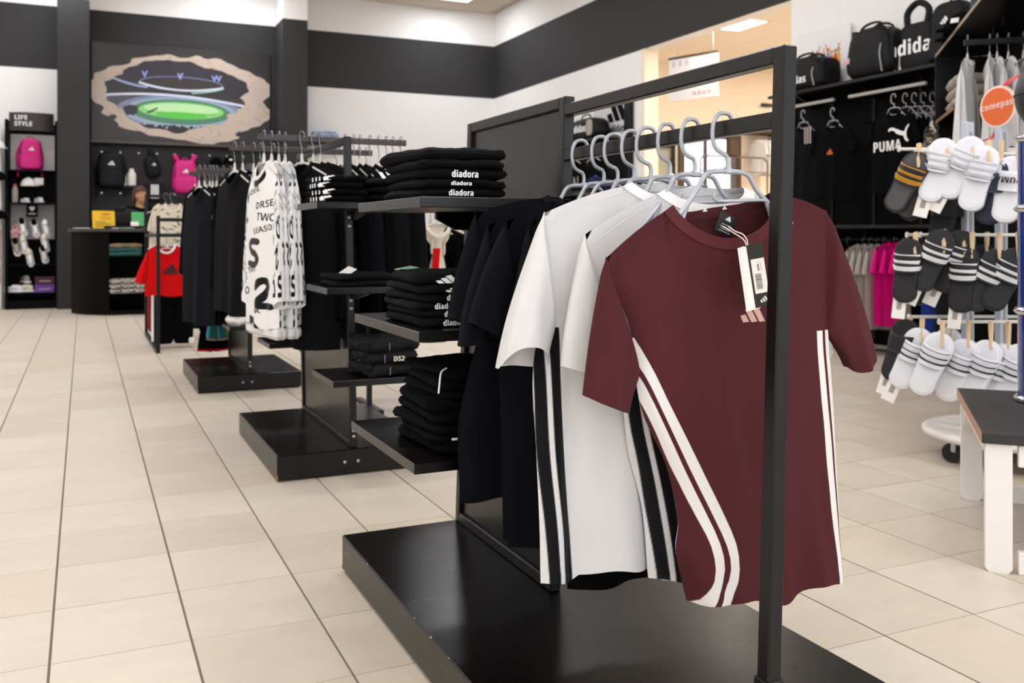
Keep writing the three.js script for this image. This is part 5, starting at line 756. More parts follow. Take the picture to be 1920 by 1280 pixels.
{ // colourful swimwear on the far low shelf of the farthest rack
  const patch = cloth(0xffffff, { map: canvas(128, 128, (g) => { const c = ['#4fa3b5', '#d39a8c', '#2f6f7f', '#c8b79a', '#4d7a55']; for (let i = 0; i < 40; i++) { g.fillStyle = c[i % 5]; g.fillRect(hash2(i, 1) * 128, hash2(i, 2) * 128, 20 + 30 * hash2(i, 3), 16 + 20 * hash2(i, 4)); } }) });
  folded('folded_shorts', 'teal and pink patterned swim shorts on the far shelf behind the farthest rack', W(0.95, 0.476, 7.72), 0.16, 0.06, 0.2, patch, 1, 0.1);
  folded('folded_shorts', 'salmon folded swim shorts left of the patterned ones, farthest rack', W(0.86, 0.476, 7.74), 0.09, 0.03, 0.2, std(0xb06a60, 0.9), 2, 0.0);
  const shorts = (label, a, h, z, w, L, m, trim) => { const q = thing('swim_shorts', label, 'shorts', W(a, h, z)); for (const s of [-1, 1]) { part('leg', softBox(w * 0.54, L * 0.7, 0.05, 0.3, 0.7, 0.05).rotateZ(s * 0.12).translate(s * w * 0.25, 0, 0), m, q); if (trim) part('hem', box(w * 0.5, 0.016, 0.055, s * w * 0.27, 0.012, 0, 0.006).rotateZ(0), trim, q); } part('waistband', softBox(w * 0.9, L * 0.36, 0.05, 0.4, 0.6, 0).translate(0, L * 0.62, 0), m, q); part('loop', tube([[-0.03, L * 0.95, 0], [-0.03, L * 1.1, -0.02], [0.03, L * 1.1, -0.02], [0.03, L * 0.95, 0]], 0.004, 14, 5), M.clearPlastic, q); return q; };
  shorts('teal and pink patterned shorts hanging below the far shelf of the farthest rack', 0.95, 0.24, 7.6, 0.17, 0.2, patch); shorts('black shorts with bright red hems hanging lowest behind the farthest rack', 0.93, 0.15, 7.66, 0.24, 0.24, M.black, M.red);
}
// ---------- right wall: bag shelf, display tees, lower rail ----------
const tee = (name, label, pos, turn, key, mat, o = {}, cat = 't-shirt', group) => { const t = thing(name, label, cat, pos, turn, group); addTee(t, key, mat, o); return t; };
{
  const p = thing('wall_panel', 'black slotted display panel on the right wall behind the tees', 'panel', W(6.7, 0, 6.45));
  part('panel', slab(-0.02, 0.045, 0.05, 2.5, -1.13, 1.05), M.matteBlack, p); for (let i = 0; i < 5; i++) part('slot_strip', slab(-0.035, -0.02, 0.1, 2.45, -1.12 + i * 0.535, -1.09 + i * 0.535, 0.002), M.blackMetal, p);
  const s = thing('wall_shelf', 'long black upper shelf on the right wall carrying the bags', 'shelf', W(6.52, 2.44, 6.35)); part('board', slab(-0.2, 0.16, 0, 0.03, -1.2, 1.15), M.laminate, s); for (const z of [-0.9, -0.1, 0.7]) part('bracket', prism([[0.15, 0], [0.15, -0.12], [-0.1, 0]], 0.01).translate(0, 0, z), M.blackMetal, s);
  for (const [i, z0, z1] of [[0, 6.67, 7.28], [1, 5.62, 6.48]]) { const r = thing('display_bar', ['pale bar under the bag shelf above the plain black tee', 'pale bar under the bag shelf above the cat logo tee'][i], 'rail', W(6.36, 2.325, (z0 + z1) / 2)); part('bar', slab(-0.014, 0.014, -0.014, 0.014, -(z1 - z0) / 2, (z1 - z0) / 2), std(0xa8a19b, 0.4), r); for (const s2 of [-1, 1]) part('arm', rod(V(0, 0, s2 * (z1 - z0) * 0.4), V(0.34, 0, s2 * (z1 - z0) * 0.4), 0.01, 8), M.blackMetal, r); }
  const ls = thing('wall_shelf', 'black lower shelf on the right wall above the grey and pink tees', 'shelf', W(6.5, 1.12, 6.4)); part('board', slab(-0.2, 0.18, 0, 0.03, -1.1, 1.1), M.laminate, ls); part('hang_rail', rod(V(-0.02, -0.1, -1.08), V(-0.02, -0.1, 1.08), 0.012, 8), M.blackMetal, ls); for (const z of [-1.0, 0, 1.0]) part('bracket', slab(-0.03, 0.18, -0.11, 0, z - 0.006, z + 0.006), M.blackMetal, ls);
  const L = -Math.PI / 2, o = { w: 0.46, h: 0.68, sleeve: 0.19, splay: 0.08, e: 0.035, rows: 30 };
  const frontTee = (label, a, h, z, key, mat, hl) => { plasticHanger(hl, W(a, h + 0.155, z), L, std(0xa9a6a6, 0.4)); return tee('t_shirt', label, W(a, h, z), L, key, mat, o); };
  const t1 = frontTee('plain black t-shirt with a tiny orange emblem on the right wall', 6.26, 2.06, 6.58, 'wallA', M.black, 'grey hanger of the black tee with the orange emblem');
  const e = part('emblem', threeBars(0.075, 0.003), M.orangePrint, t1); e.position.set(0.0, -0.26, 0.036);
  const t2 = frontTee('black t-shirt with a large white leaping cat logo on the right wall', 6.26, 2.09, 5.87, 'wallB', M.black, 'front grey hanger of the cat logo tee');
  const word = part('lettering', text('PUMA', 0.078, 0.003).scale(1.0, 1.1, 1), M.whitePrint, t2); word.position.set(-0.03, -0.27, 0.038); word.rotation.z = 0.02;
  part('leaping_cat', prism([[-0.10, 0.05], [-0.085, 0.068], [-0.05, 0.07], [0.0, 0.05], [0.05, 0.03], [0.075, 0.03], [0.09, 0.06], [0.115, 0.085], [0.125, 0.08], [0.10, 0.045], [0.092, 0.01], [0.098, -0.03], [0.118, -0.05], [0.105, -0.062], [0.08, -0.045], [0.06, -0.005], [0.03, 0.0], [-0.01, 0.015], [-0.035, 0.04], [-0.075, 0.048], [-0.09, 0.036]], 0.003).translate(0.08, -0.19, 0.038), M.whitePrint, t2);
  for (let i = 0; i < 5; i++) plasticHanger(`grey hanger behind the cat logo tee, ${ORD[i]} behind the front one`, W(6.32 + i * 0.055, 2.245, 5.8 - i * 0.045), L, std(0x8f8c8c, 0.4));
  for (let i = 0; i < 3; i++) tee('t_shirt', `black t-shirt hidden behind the cat logo tee, ${ORD[i]} back`, W(6.33 + i * 0.07, 2.07, 5.86), L, 'wallB', M.black, o);
  const t3 = tee('t_shirt', 'black t-shirt with pale shoulder stripes at the far end of the right wall', W(6.36, 2.1, 7.08), L, 'wallA', M.charcoal, o); for (let i = 0; i < 3; i++) part('stripe', slab(0.06 + i * 0.035, 0.08 + i * 0.035, -0.16, 0.0, 0.036, 0.04, 0.001), M.greyTee, t3);
  plasticHanger('grey hanger of the striped shoulder tee', W(6.36, 2.26, 7.08), L, std(0xa9a6a6, 0.4));
  // lower row, shoulders toward the aisle
  const low = (label, z, mat, key, group, h = 0.95, w = 0.46, len = 0.72) => { tee('t_shirt', label, W(6.42, h, z), 0, key, mat, { w, h: len, sleeve: 0.18, splay: 0.03, e: 0.03, phase: z * 5 }, 't-shirt', group); const n = label.split(' ').slice(0, 12).join(' '); return slimHanger('clear hanger of the ' + n, W(6.42, 1.03, z), 0, group ? 'hangers of the ' + group : undefined); };
  [7.3, 7.15, 7.0, 6.85, 6.7, 6.55].forEach((z, i) => low(`black t-shirt on the lower wall rail, ${ORD[i]} from its far end`, z, M.black, 'lowB', undefined, 0.96, 0.46, 0.76));
  [6.36, 6.28, 6.2, 6.12].forEach((z, i) => low(`greyish striped t-shirt on the lower rail, ${['farthest', 'second', 'third', 'nearest'][i]} of the four`, z, M.greyTee, 'lowG' + (i % 2)));
  [6.0, 5.9, 5.8].forEach((z, i) => low(`bright pink t-shirt on the lower rail, ${['farthest', 'middle', 'nearest'][i]} of the three`, z, M.pink, 'lowP' + (i % 2), undefined, 0.97, 0.50, 0.68));
  [5.7, 5.6, 5.5].forEach((z, i) => low(`${['dark grey', 'black', 'blue'][i]} t-shirt on the lower rail nearer than the pink ones`, z, [M.greyTee, M.black, std(0x1745a8, 0.8)][i], 'lowP' + (i % 2)));
  // bags and poster on the upper shelf
  const duffel = (label, pos, turn, w, h, d, str) => { const t = thing('duffel_bag', label, 'bag', pos, turn); part('body', softBox(w, h, d, 0.55, 0.45, 0.3, w * 9), M.blackNylon, t); part('end_panel', softBox(0.05, h * 0.8, d * 0.85, 0.6, 0.6, 0.2).translate(w * 0.44, 0.02, 0), M.blackNylon, t); for (const s of [-1, 1]) part('handle', tube([[-w * 0.2, h * 0.5, s * d * 0.46], [-w * 0.18, h * 1.02, s * d * 0.2], [w * 0.18, h * 1.02, s * d * 0.2], [w * 0.2, h * 0.5, s * d * 0.46]], 0.012, 24, 6), M.blackNylon, t); part('piping', tube([[w * 0.3, h * 0.95, d * 0.2], [w * 0.28, h * 0.5, d * 0.5], [w * 0.3, 0.03, d * 0.46]], 0.008, 16, 6), M.greyTee, t); if (str) { const m = part('lettering', text(str, 0.075, 0.004), M.whitePrint, t); m.position.set(-w * 0.12, h * 0.34, d * 0.5); } return t; };
  duffel('black duffel bag with pale piping, leftmost on the bag shelf', W(6.5, 2.47, 7.13), L, 0.62, 0.34, 0.28, 'adidas');
  const b2 = duffel('large black gym bag with a small pink label, second on the bag shelf', W(6.5, 2.47, 6.28), L, 0.62, 0.46, 0.3); part('label', box(0.1, 0.05, 0.004, -0.2, 0.2, 0.14).rotateZ(0.1), std(0xd3a8b4, 0.7), b2);
  const tote = thing('tote_bag', 'black tote bag with big white lettering on the bag shelf', 'bag', W(6.48, 2.47, 5.79), L); part('body', softBox(0.36, 0.40, 0.14, 0.35, 0.4, 0.05, 4), M.blackNylon, tote); part('handle', tube([[-0.10, 0.36, 0.03], [-0.11, 0.5, 0.02], [0, 0.57, 0.02], [0.11, 0.5, 0.02], [0.10, 0.36, 0.03]], 0.028, 28, 8), M.blackNylon, tote); const tl = part('lettering', text('adidas', 0.125, 0.006), M.whitePrint, tote); tl.position.set(0, 0.2, 0.072);
  const tag = part('side_tag', box(0.08, 0.22, 0.006, -0.21, 0.12, 0.03), M.paper, tote);
  const kids = canvas(256, 256, (g) => { g.fillStyle = '#eeecec'; g.fillRect(0, 0, 256, 256); const c = ['#d8442f', '#e6b32e', '#4b9d4b', '#d98a3a', '#b98565', '#6f94c4', '#e2714c']; for (let i = 0; i < 9; i++) { const x = 60 + i * 18, y = 130 - 30 * hash2(i, 3); g.fillStyle = c[i % 7]; g.beginPath(); g.ellipse(x, y + 20, 9, 26, 0.2 * (hash2(i, 5) - 0.5), 0, 7); g.fill(); g.fillStyle = '#c59070'; g.beginPath(); g.arc(x, y - 14, 8, 0, 7); g.fill(); g.strokeStyle = c[(i + 2) % 7]; g.lineWidth = 5; g.beginPath(); g.moveTo(x, y); g.lineTo(x + 12 * (hash2(i, 8) - 0.5) * 4, y - 40); g.stroke(); g.fillStyle = c[(i + 3) % 7]; g.fillRect(x - 7, y + 40, 6, 34); g.fillRect(x + 2, y + 40, 6, 34); } });
  const ps = thing('poster', 'white poster of jumping children in coloured clothes behind the bags', 'poster', W(6.71, 2.80, 7.17), L); part('board', box(0.72, 0.62, 0.012), M.whitePaint, ps); part('print', new THREE.PlaneGeometry(0.7, 0.6).translate(0, 0, 0.0068), std(0xffffff, 0.5, { map: kids }), ps);
  const pc = thing('poster_clip', 'black upright at the right edge of the children poster', 'post', W(6.68, 2.47, 6.72)); part('upright', box(0.05, 0.52, 0.05, 0, 0.26, 0), M.blackMetal, pc); part('foot', box(0.1, 0.02, 0.1, 0, 0.01, 0), M.blackMetal, pc);
  backpack('black backpack heaped at the near end of the bag shelf', W(6.46, 2.47, 5.44), M.blackNylon, 0.4, 0.5, L);
}
// the shelf wall that comes forward at an angle on the right
{
  const th = -41.5 * Math.PI / 180, base = V(5.45, 0, -4.57);       // front edge runs along local z
  const t = thing('shelf_wall', 'black angled shelf wall at the right carrying the white tees', 'shelves', base, th);
  // local +z: toward the viewer along the front edge; local +x: into the shelf
  part('back_panel', slab(0.42, 0.46, 0, 3.1, -1.0, 2.3), M.matteBlack, t);
  part('upper_shelf', slab(0, 0.42, 2.45, 2.475, -0.95, 2.3, 0.002), M.laminate, t); part('upper_edge', slab(-0.004, 0, 2.45, 2.475, -0.95, 2.3, 0.001), std(0x8a7a6c, 0.5), t);
  part('middle_shelf', slab(0, 0.42, 1.93, 1.955, -0.95, -0.05, 0.002), M.laminate, t); part('middle_edge', slab(-0.004, 0, 1.93, 1.955, -0.95, -0.05, 0.001), std(0x8a6a4a, 0.5), t);
  part('end_panel', slab(0.0, 0.42, 0, 2.45, -1.0, -0.96), M.laminate, t); part('lower_shelf', slab(0, 0.42, 0.9, 0.925, -0.95, 2.2, 0.002), M.laminate, t); part('plinth', slab(0.02, 0.42, 0, 0.1, -0.95, 2.2), M.laminate, t);
  const at = (x, y, z) => V(x, y, z).applyAxisAngle(V(0, 1, 0), th).add(base);
  // face-out arm
  part('face_out_arm', slab(-0.09, 0.42, 2.19, 2.225, 0.90, 0.925), M.blackMetal, t);
  const w6 = ['front', 'second', 'third', 'fourth', 'fifth', 'back'];
  [-0.07, 0.05, 0.09, 0.15, 0.23, 0.3].forEach((x, i) => { const p = at(x, 2.237, 0.91); slimHanger(`hanger of the ${w6[i]} white tee on the angled shelf wall`, p, th + Math.PI / 2 - Math.PI, undefined); const q = thing('t_shirt', `white t-shirt on the angled shelf wall, ${w6[i]} of six`, 't-shirt', at(x, 2.07, 0.91), th - Math.PI / 2 + [-0.35, -0.2, 0.0, 0.05, 0.1, 0.1][i]); addTee(q, 'sw' + (i % 2), M.white, { w: 0.42, h: 0.72, sleeve: 0.42, splay: 0.0, e: 0.035, cuff: 0.035, phase: i }); });
  for (let i = 0; i < 3; i++) { const g = folded('folded_shirt', `${['bottom', 'middle', 'topmost'][i]} grey striped folded shirt on the angled wall's middle shelf`, at(0.18, 1.957 + i * 0.075, -0.33), 0.5, 0.085, 0.34, M.greyTee, i, th + Math.PI / 2); }
  for (const [i, z] of [[0, -0.75], [1, -0.66]]) { const q = thing('bra_top', `${['farther', 'nearer'][i]} camouflage and white strappy top left of the grey pile`, 'top', at(-0.06, 1.86, z), th - Math.PI / 2 + 0.3); addTee(q, 'bra', cloth(0xffffff, { map: gray(32, 32, (u, v, a, b) => { const n = fbm(a / 4, b / 4); return n > 0.55 ? [190, 178, 160] : n > 0.4 ? [70, 66, 50] : [20, 20, 18]; }, [3, 4], true) }), { w: 0.2, h: 0.3, sleeve: 0.06, splay: 0.0, e: 0.03 }); slimHanger(`hanger of the ${['farther', 'nearer'][i]} strappy top`, at(-0.06, 2.02, z), th - Math.PI / 2); }
  backpack('black backpack on the upper shelf at the top right corner', at(0.16, 2.477, 0.3), M.blackNylon, 0.34, 0.46, th - Math.PI / 2); makeCapAt('black cap with a white mark on the angled wall upper shelf', at(0.08, 2.5, -0.25)); makeCapAt('black cap at the far end of the angled wall upper shelf', at(0.12, 2.5, -0.6));
}
function makeCapAt(label, p) { const c = makeCap(label, 0, 0, 0, M.black, -1.2, true); c.position.copy(p); c.scale.setScalar(1.25); return c; }
// ---------- slide sandal stand ----------
const DIRL = V(-0.909, 0, -0.4168);                                  // the rods run level to the left across the view
{
  const c = W(3.98, 0, 3.03), st = thing('sandal_stand', 'white wheeled stand with pegged slide sandals on three tiers of rods', 'stand', c);
  part('base_disc', new THREE.LatheGeometry([[0, 0.15], [0.36, 0.145], [0.385, 0.135], [0.385, 0.115], [0.36, 0.105], [0, 0.10]].map((q) => new THREE.Vector2(...q)), 48), M.whitePaint, st);
  for (let i = 0; i < 5; i++) { const a = i / 5 * 6.283 + 0.9, w = V(Math.cos(a) * 0.3, 0.045, Math.sin(a) * 0.3); part('castor', new THREE.CylinderGeometry(0.045, 0.045, 0.03, 16).rotateZ(Math.PI / 2).rotateY(a).translate(w.x, w.y, w.z), M.blackRubber, st); part('castor_fork', box(0.03, 0.06, 0.05, w.x, 0.08, w.z), M.steel, st); }
  for (const [dx, k] of [[-0.16, 0], [0.0, 1]]) { const p = DIRL.clone().multiplyScalar(-dx); part('column', box(0.05, 1.5, 0.035, p.x, 0.85, p.z - 0.05), std(0xc3ccd6, 0.4), st); part('column_slot', box(0.018, 1.4, 0.004, p.x, 0.85, p.z - 0.031), M.greyTee, st); }
  const tiers = [[1.470, [0.22, 0.12, 0.02], [0.44, 0.40, 0.36]], [1.062, [0.08, 0.0], [0.46, 0.43]], [0.66, [0.2, -0.06], [0.40, 0.37]]];
  for (const [h, offs2, ls] of tiers) offs2.forEach((o, i) => { const b = V(0.4168, 0, -0.909).multiplyScalar(o - 0.02), p = DIRL.clone().multiplyScalar(ls[i]).add(b), q = DIRL.clone().multiplyScalar(-0.3).add(b); const hh = h + (h > 1.4 ? 0.02 * (1 - i) - 0.005 : 0); p.y = q.y = hh; part('rod', rod(p, q, 0.008, 10), M.whitePaint, st); part('rod_end', rod(p, p.clone().add(DIRL.clone().multiplyScalar(0.008)), 0.014, 10), M.whitePaint, st); });
  // sandals
  const outline = (w, l) => { const s = new THREE.Shape(); s.moveTo(0, 0.005); s.bezierCurveTo(w * 0.62, 0, w * 0.56, -l * 0.24, w * 0.5, -l * 0.36); s.bezierCurveTo(w * 0.4, -l * 0.55, w * 0.4, -l * 0.7, w * 0.42, -l * 0.82); s.bezierCurveTo(w * 0.4, -l, -w * 0.4, -l, -w * 0.42, -l * 0.82); s.bezierCurveTo(-w * 0.4, -l * 0.7, -w * 0.42, -l * 0.5, -w * 0.5, -l * 0.34); s.bezierCurveTo(-w * 0.56, -l * 0.2, -w * 0.55, 0, 0, 0.005); return s; };
  const Wd = 0.10, Ln = 0.265, sole = new THREE.ExtrudeGeometry(outline(Wd, Ln), { depth: 0.026, bevelEnabled: true, bevelSize: 0.005, bevelThickness: 0.006, bevelSegments: 3, curveSegments: 14 }).translate(0, 0, -0.02);
  const bed = new THREE.ExtrudeGeometry(outline(Wd * 0.84, Ln * 0.94), { depth: 0.002, bevelEnabled: true, bevelSize: 0.003, bevelThickness: 0.002, bevelSegments: 2, curveSegments: 14 }).translate(0, -0.008, 0.0105);
  const strapArc = (y0, y1, dr) => { const n = 18, m = 5, pos = [], idx = [], uv = []; for (let s = 0; s < 2; s++) for (let j = 0; j <= m; j++) for (let i = 0; i <= n; i++) { const t = j / m, a = i / n * Math.PI, yy = lerp(y0, y1, t) - 0.012 * Math.sin(a), rx = 0.056 - 0.004 * t + (s ? -0.007 : dr), rz = 0.056 - 0.012 * t + (s ? -0.007 : dr); pos.push(-Math.cos(a) * rx, yy, -0.004 + Math.sin(a) * rz); uv.push(i / n, t); } const N = (m + 1) * (n + 1); for (let s = 0; s < 2; s++) for (let j = 0; j < m; j++) for (let i = 0; i < n; i++) { const a = s * N + j * (n + 1) + i, b = a + 1, c2 = a + n + 1, d = c2 + 1; idx.push(a, c2, b, b, c2, d); } for (let i = 0; i < n; i++) for (const j of [0, m]) { const a = j * (n + 1) + i; idx.push(a, a + 1, N + a, a + 1, N + a + 1, N + a); } const g = new THREE.BufferGeometry(); g.setAttribute('position', new THREE.Float32BufferAttribute(pos, 3)); g.setAttribute('uv', new THREE.Float32BufferAttribute(uv, 2)); g.setIndex(idx); g.computeVertexNormals(); return g; };
  const strap = strapArc(-0.048, -0.125, 0), stripes = [0, 1, 2].map((i) => strapArc(-0.052 - i * 0.0248, -0.052 - i * 0.0248 - 0.0165, 0.0016)), thin = [0, 1, 2].map((i) => strapArc(-0.058 - i * 0.022, -0.058 - i * 0.022 - 0.008, 0.0016)), ribs = [0, 1, 2].map((i) => strapArc(-0.054 - i * 0.024, -0.054 - i * 0.024 - 0.012, 0.004));
  const slide = (label, a, h, z, col, deco, yaw = -0.95, lean = -0.32, tagged = false) => {
    const s = thing('slide_sandal', label, 'sandal', W(a, h, z)); s.rotation.set(0, yaw, 0); s.rotateZ(lean * 1.25); s.rotateX(-0.12); s.scale.setScalar(1.13);
    const off = new THREE.Group(); const dy = 0.087;                    // origin at the strap
    part('sole', sole.clone().translate(0, dy, 0), col[0], s); part('footbed', bed.clone().translate(0, dy, 0), col[1], s); part('strap', strap.clone().translate(0, dy, 0), col[2], s);
    if (deco === 'word') { const m = part('lettering', text('PUMA', 0.024, 0.002), M.blackPrint, s); m.position.set(0, dy - 0.095, 0.054); m.rotation.z = Math.PI; }
    else if (deco) (deco === M.blackPrint ? thin : stripes).forEach((g) => part('stripe', g.clone().translate(0, dy, 0), deco, s)); if (deco === M.silverPrint) ribs.forEach((g) => part('rib', g.clone().translate(0, dy, 0), col[2], s));
    if (tagged) { const g = part('paper_tag', box(0.055, 0.10, 0.0012, -0.015, dy - 0.275, 0.0, 0.0004), M.paper, s); part('barcode', box(0.02, 0.045, 0.0006, -0.015, dy - 0.265, 0.0012, 0.0002), M.greyTee, g); }
    return s;
  };
  const pegLeg = new THREE.ExtrudeGeometry(new THREE.Shape([[-0.006, 0], [0.006, 0], [0.0075, -0.03], [0.0065, -0.09], [0.003, -0.125], [-0.003, -0.125], [-0.0065, -0.09], [-0.0075, -0.03]].map((q) => new THREE.Vector2(...q))), { depth: 0.007, bevelEnabled: true, bevelSize: 0.001, bevelThickness: 0.001, bevelSegments: 1 });
  const peg = (label, top, bottom) => { const p = thing('clothes_peg', label, 'peg', top); p.up.set(0, 1, 0); const d = bottom.clone().sub(top).normalize(); p.quaternion.setFromUnitVectors(V(0, -1, 0), d); for (const s of [-1, 1]) { const m = part('leg', pegLeg, M.wood, p); m.position.set(0, 0.012, s > 0 ? 0.002 : -0.009); m.rotation.x = s * 0.05; } part('spring', new THREE.TorusGeometry(0.006, 0.0018, 6, 14).rotateX(Math.PI / 2).translate(0, -0.045, 0), M.wire, p); return p; };
  const K = [M.blackRubber, M.blackRubber, M.blackRubber], Wh = [M.whiteRubber, M.whiteRubber, M.whiteRubber], Nv = [M.navyRubber, M.navyRubber, M.navyRubber], KG = [M.blackRubber, M.greyRubber, M.blackRubber];
  const all = [
    ['top', 'black slide sandal with gold stripes, leftmost on the top rods', 3.501, 1.345, 3.18, KG, M.goldPrint, -1.0, -0.35, 0], ['top', 'black slide sandal with gold stripes, behind the leftmost one', 3.64, 1.315, 3.24, KG, M.goldPrint, -1.0, -0.3, 0],
    ['top', 'white slide sandal with silver stripes, leftmost white on the top rods', 3.585, 1.40, 3.09, Wh, M.silverPrint, -0.9, -0.2, 1], ['top', 'white slide sandal with silver stripes, middle white on the top rods', 3.64, 1.405, 3.0, Wh, M.silverPrint, -1.0, -0.35, 1], ['top', 'white slide sandal with silver stripes, lowest white on the top rods', 3.66, 1.355, 2.935, Wh, M.silverPrint, -0.95, -0.2, 0],
    ['top', 'navy slide sandal on the top rods', 3.716, 1.30, 2.916, Nv, null, -1.2, -0.08, 0], ['top', 'white slide sandal with black lettering at the right of the top rods', 3.742, 1.305, 2.851, Wh, 'word', -0.95, -0.1, 0],
    ['top', 'plain black slide sandal below the white ones, left', 3.73, 1.20, 3.185, K, null, -1.1, -0.1, 0], ['top', 'plain black slide sandal below the white ones, right', 3.837, 1.20, 3.191, K, null, -1.1, -0.1, 0],
    ['mid', 'black slide sandal with white stripes, leftmost on the middle rods', 3.488, 0.938, 3.186, K, M.whitePrint, -1.1, -0.05, 1], ['mid', 'black slide sandal with white stripes, set back, second on the middle rods', 3.68, 0.914, 3.263, K, M.whitePrint, -1.0, -0.15, 0], ['mid', 'black slide sandal with white stripes, highest on the middle rods', 3.566, 0.984, 3.095, K, M.whitePrint, -0.9, -0.3, 1], ['mid', 'black slide sandal with white stripes, right of the highest one', 3.651, 0.979, 3.056, K, M.whitePrint, -1.0, -0.3, 1], ['mid', 'black slide sandal with white stripes, hanging low in mid row', 3.641, 0.90, 3.006, K, M.whitePrint, -1.2, -0.05, 1], ['mid', 'black slide sandal with white stripes, set back right in mid row', 3.877, 0.91, 3.118, K, M.whitePrint, -1.0, -0.3, 0], ['mid', 'black slide sandal with white stripes, second from right in mid row', 3.707, 0.895, 2.92, K, M.whitePrint, -0.8, -0.35, 0], ['mid', 'black slide sandal with white stripes, rightmost beside the blue canister', 3.745, 0.901, 2.855, K, M.whitePrint, -0.8, -0.35, 0],
    ['low', 'plain black slide sandal, leftmost on the low rods', 3.503, 0.56, 3.234, K, null, -0.95, -0.2, 1], ['low', 'white slide sandal with black stripes, leftmost white on the low rods', 3.515, 0.525, 3.174, Wh, M.blackPrint, -0.8, -0.3, 1], ['low', 'white slide sandal with black stripes, gripped by the large front peg', 3.518, 0.515, 3.062, Wh, M.blackPrint, -0.75, -0.28, 0], ['low', 'white slide sandal with black stripes, hung behind the front ones', 3.767, 0.51, 3.223, Wh, M.blackPrint, -0.9, -0.3, 0], ['low', 'white slide sandal with black stripes, third front one on the low rods', 3.626, 0.485, 3.013, Wh, M.blackPrint, -0.9, -0.28, 0], ['low', 'white slide sandal with black stripes, fourth front one on the low rods', 3.675, 0.485, 2.937, Wh, M.blackPrint, -0.9, -0.28, 0], ['low', 'white slide sandal with black stripes, second from right on the low rods', 3.745, 0.468, 2.903, Wh, M.blackPrint, -1.0, -0.25, 0], ['low', 'white slide sandal with black stripes, rightmost on the low rods', 3.765, 0.472, 2.841, Wh, M.blackPrint, -0.9, -0.25, 0]];
  const rodH = { top: 1.475, mid: 1.062, low: 0.66 };
  for (const [tier, label, a, h, z, col, deco, yaw, lean, tg] of all) {
    slide(label, a, h, z, col, deco, yaw - (tier === 'low' ? 0.3 : 0.12), lean, !!tg);
    peg('wooden peg gripping the ' + label.replace('slide sandal', 'sandal').split(' ').slice(0, 11).join(' '), W(a + 0.035, Math.max(rodH[tier], h + 0.09), z - 0.015), W(a - 0.015, h + 0.0, z - 0.055));
  }
  // round sign on a red band at the top of the stand
  const sg = thing('round_sign', 'round orange sign with a white rim on a red band above the sandals', 'sign', W(3.96, 1.672, 3.079), -1.62); sg.rotateZ(-0.12);
  part('rim', new THREE.CylinderGeometry(0.10, 0.10, 0.012, 40).rotateX(Math.PI / 2), std(0xf6d9c8, 0.4), sg); part('face', new THREE.CylinderGeometry(0.088, 0.088, 0.004, 40).rotateX(Math.PI / 2).translate(0, 0, 0.007), std(0xe4682a, 0.45), sg);
  const wd = part('lettering', text('comepas', 0.03, 0.002), std(0xf3d2c2, 0.5), sg); wd.position.set(0, 0, 0.0095); wd.rotation.z = 0.22;
  const band = (pts, w) => { const c2 = curve(pts), n = 30, pos = [], idx = []; for (let i = 0; i <= n; i++) { const p = c2.getPoint(i / n); for (const [s, q] of [[-1, -0.001], [1, -0.001], [1, 0.001], [-1, 0.001]]) pos.push(p.x + s * w / 2, p.y, p.z + q); } for (let i = 0; i < n; i++) for (let k = 0; k < 4; k++) { const a = i * 4 + k, b = i * 4 + (k + 1) % 4; idx.push(a, a + 4, b, b, a + 4, b + 4); } const g = new THREE.BufferGeometry(); g.setAttribute('position', new THREE.Float32BufferAttribute(pos, 3)); g.setAttribute('uv', new THREE.Float32BufferAttribute(new Float32Array(pos.length / 3 * 2), 2)); g.setIndex(idx); g.computeVertexNormals(); return toCreasedNormals(g, 0.6); };
  part('band', band([[0.01, 0.09, -0.01], [0.03, 0.12, -0.02], [0.06, 0.15, -0.05], [0.10, 0.165, -0.10]], 0.035), std(0xc01a12, 0.4), sg); part('band', band([[-0.01, -0.09, -0.01], [-0.01, -0.115, -0.02], [-0.03, -0.15, -0.01], [-0.06, -0.17, 0.05]], 0.035), std(0xc01a12, 0.4), sg);
  part('stem', rod(V(0, -0.09, -0.012), V(0, -0.2, -0.03), 0.006, 8), M.steel, sg);
}
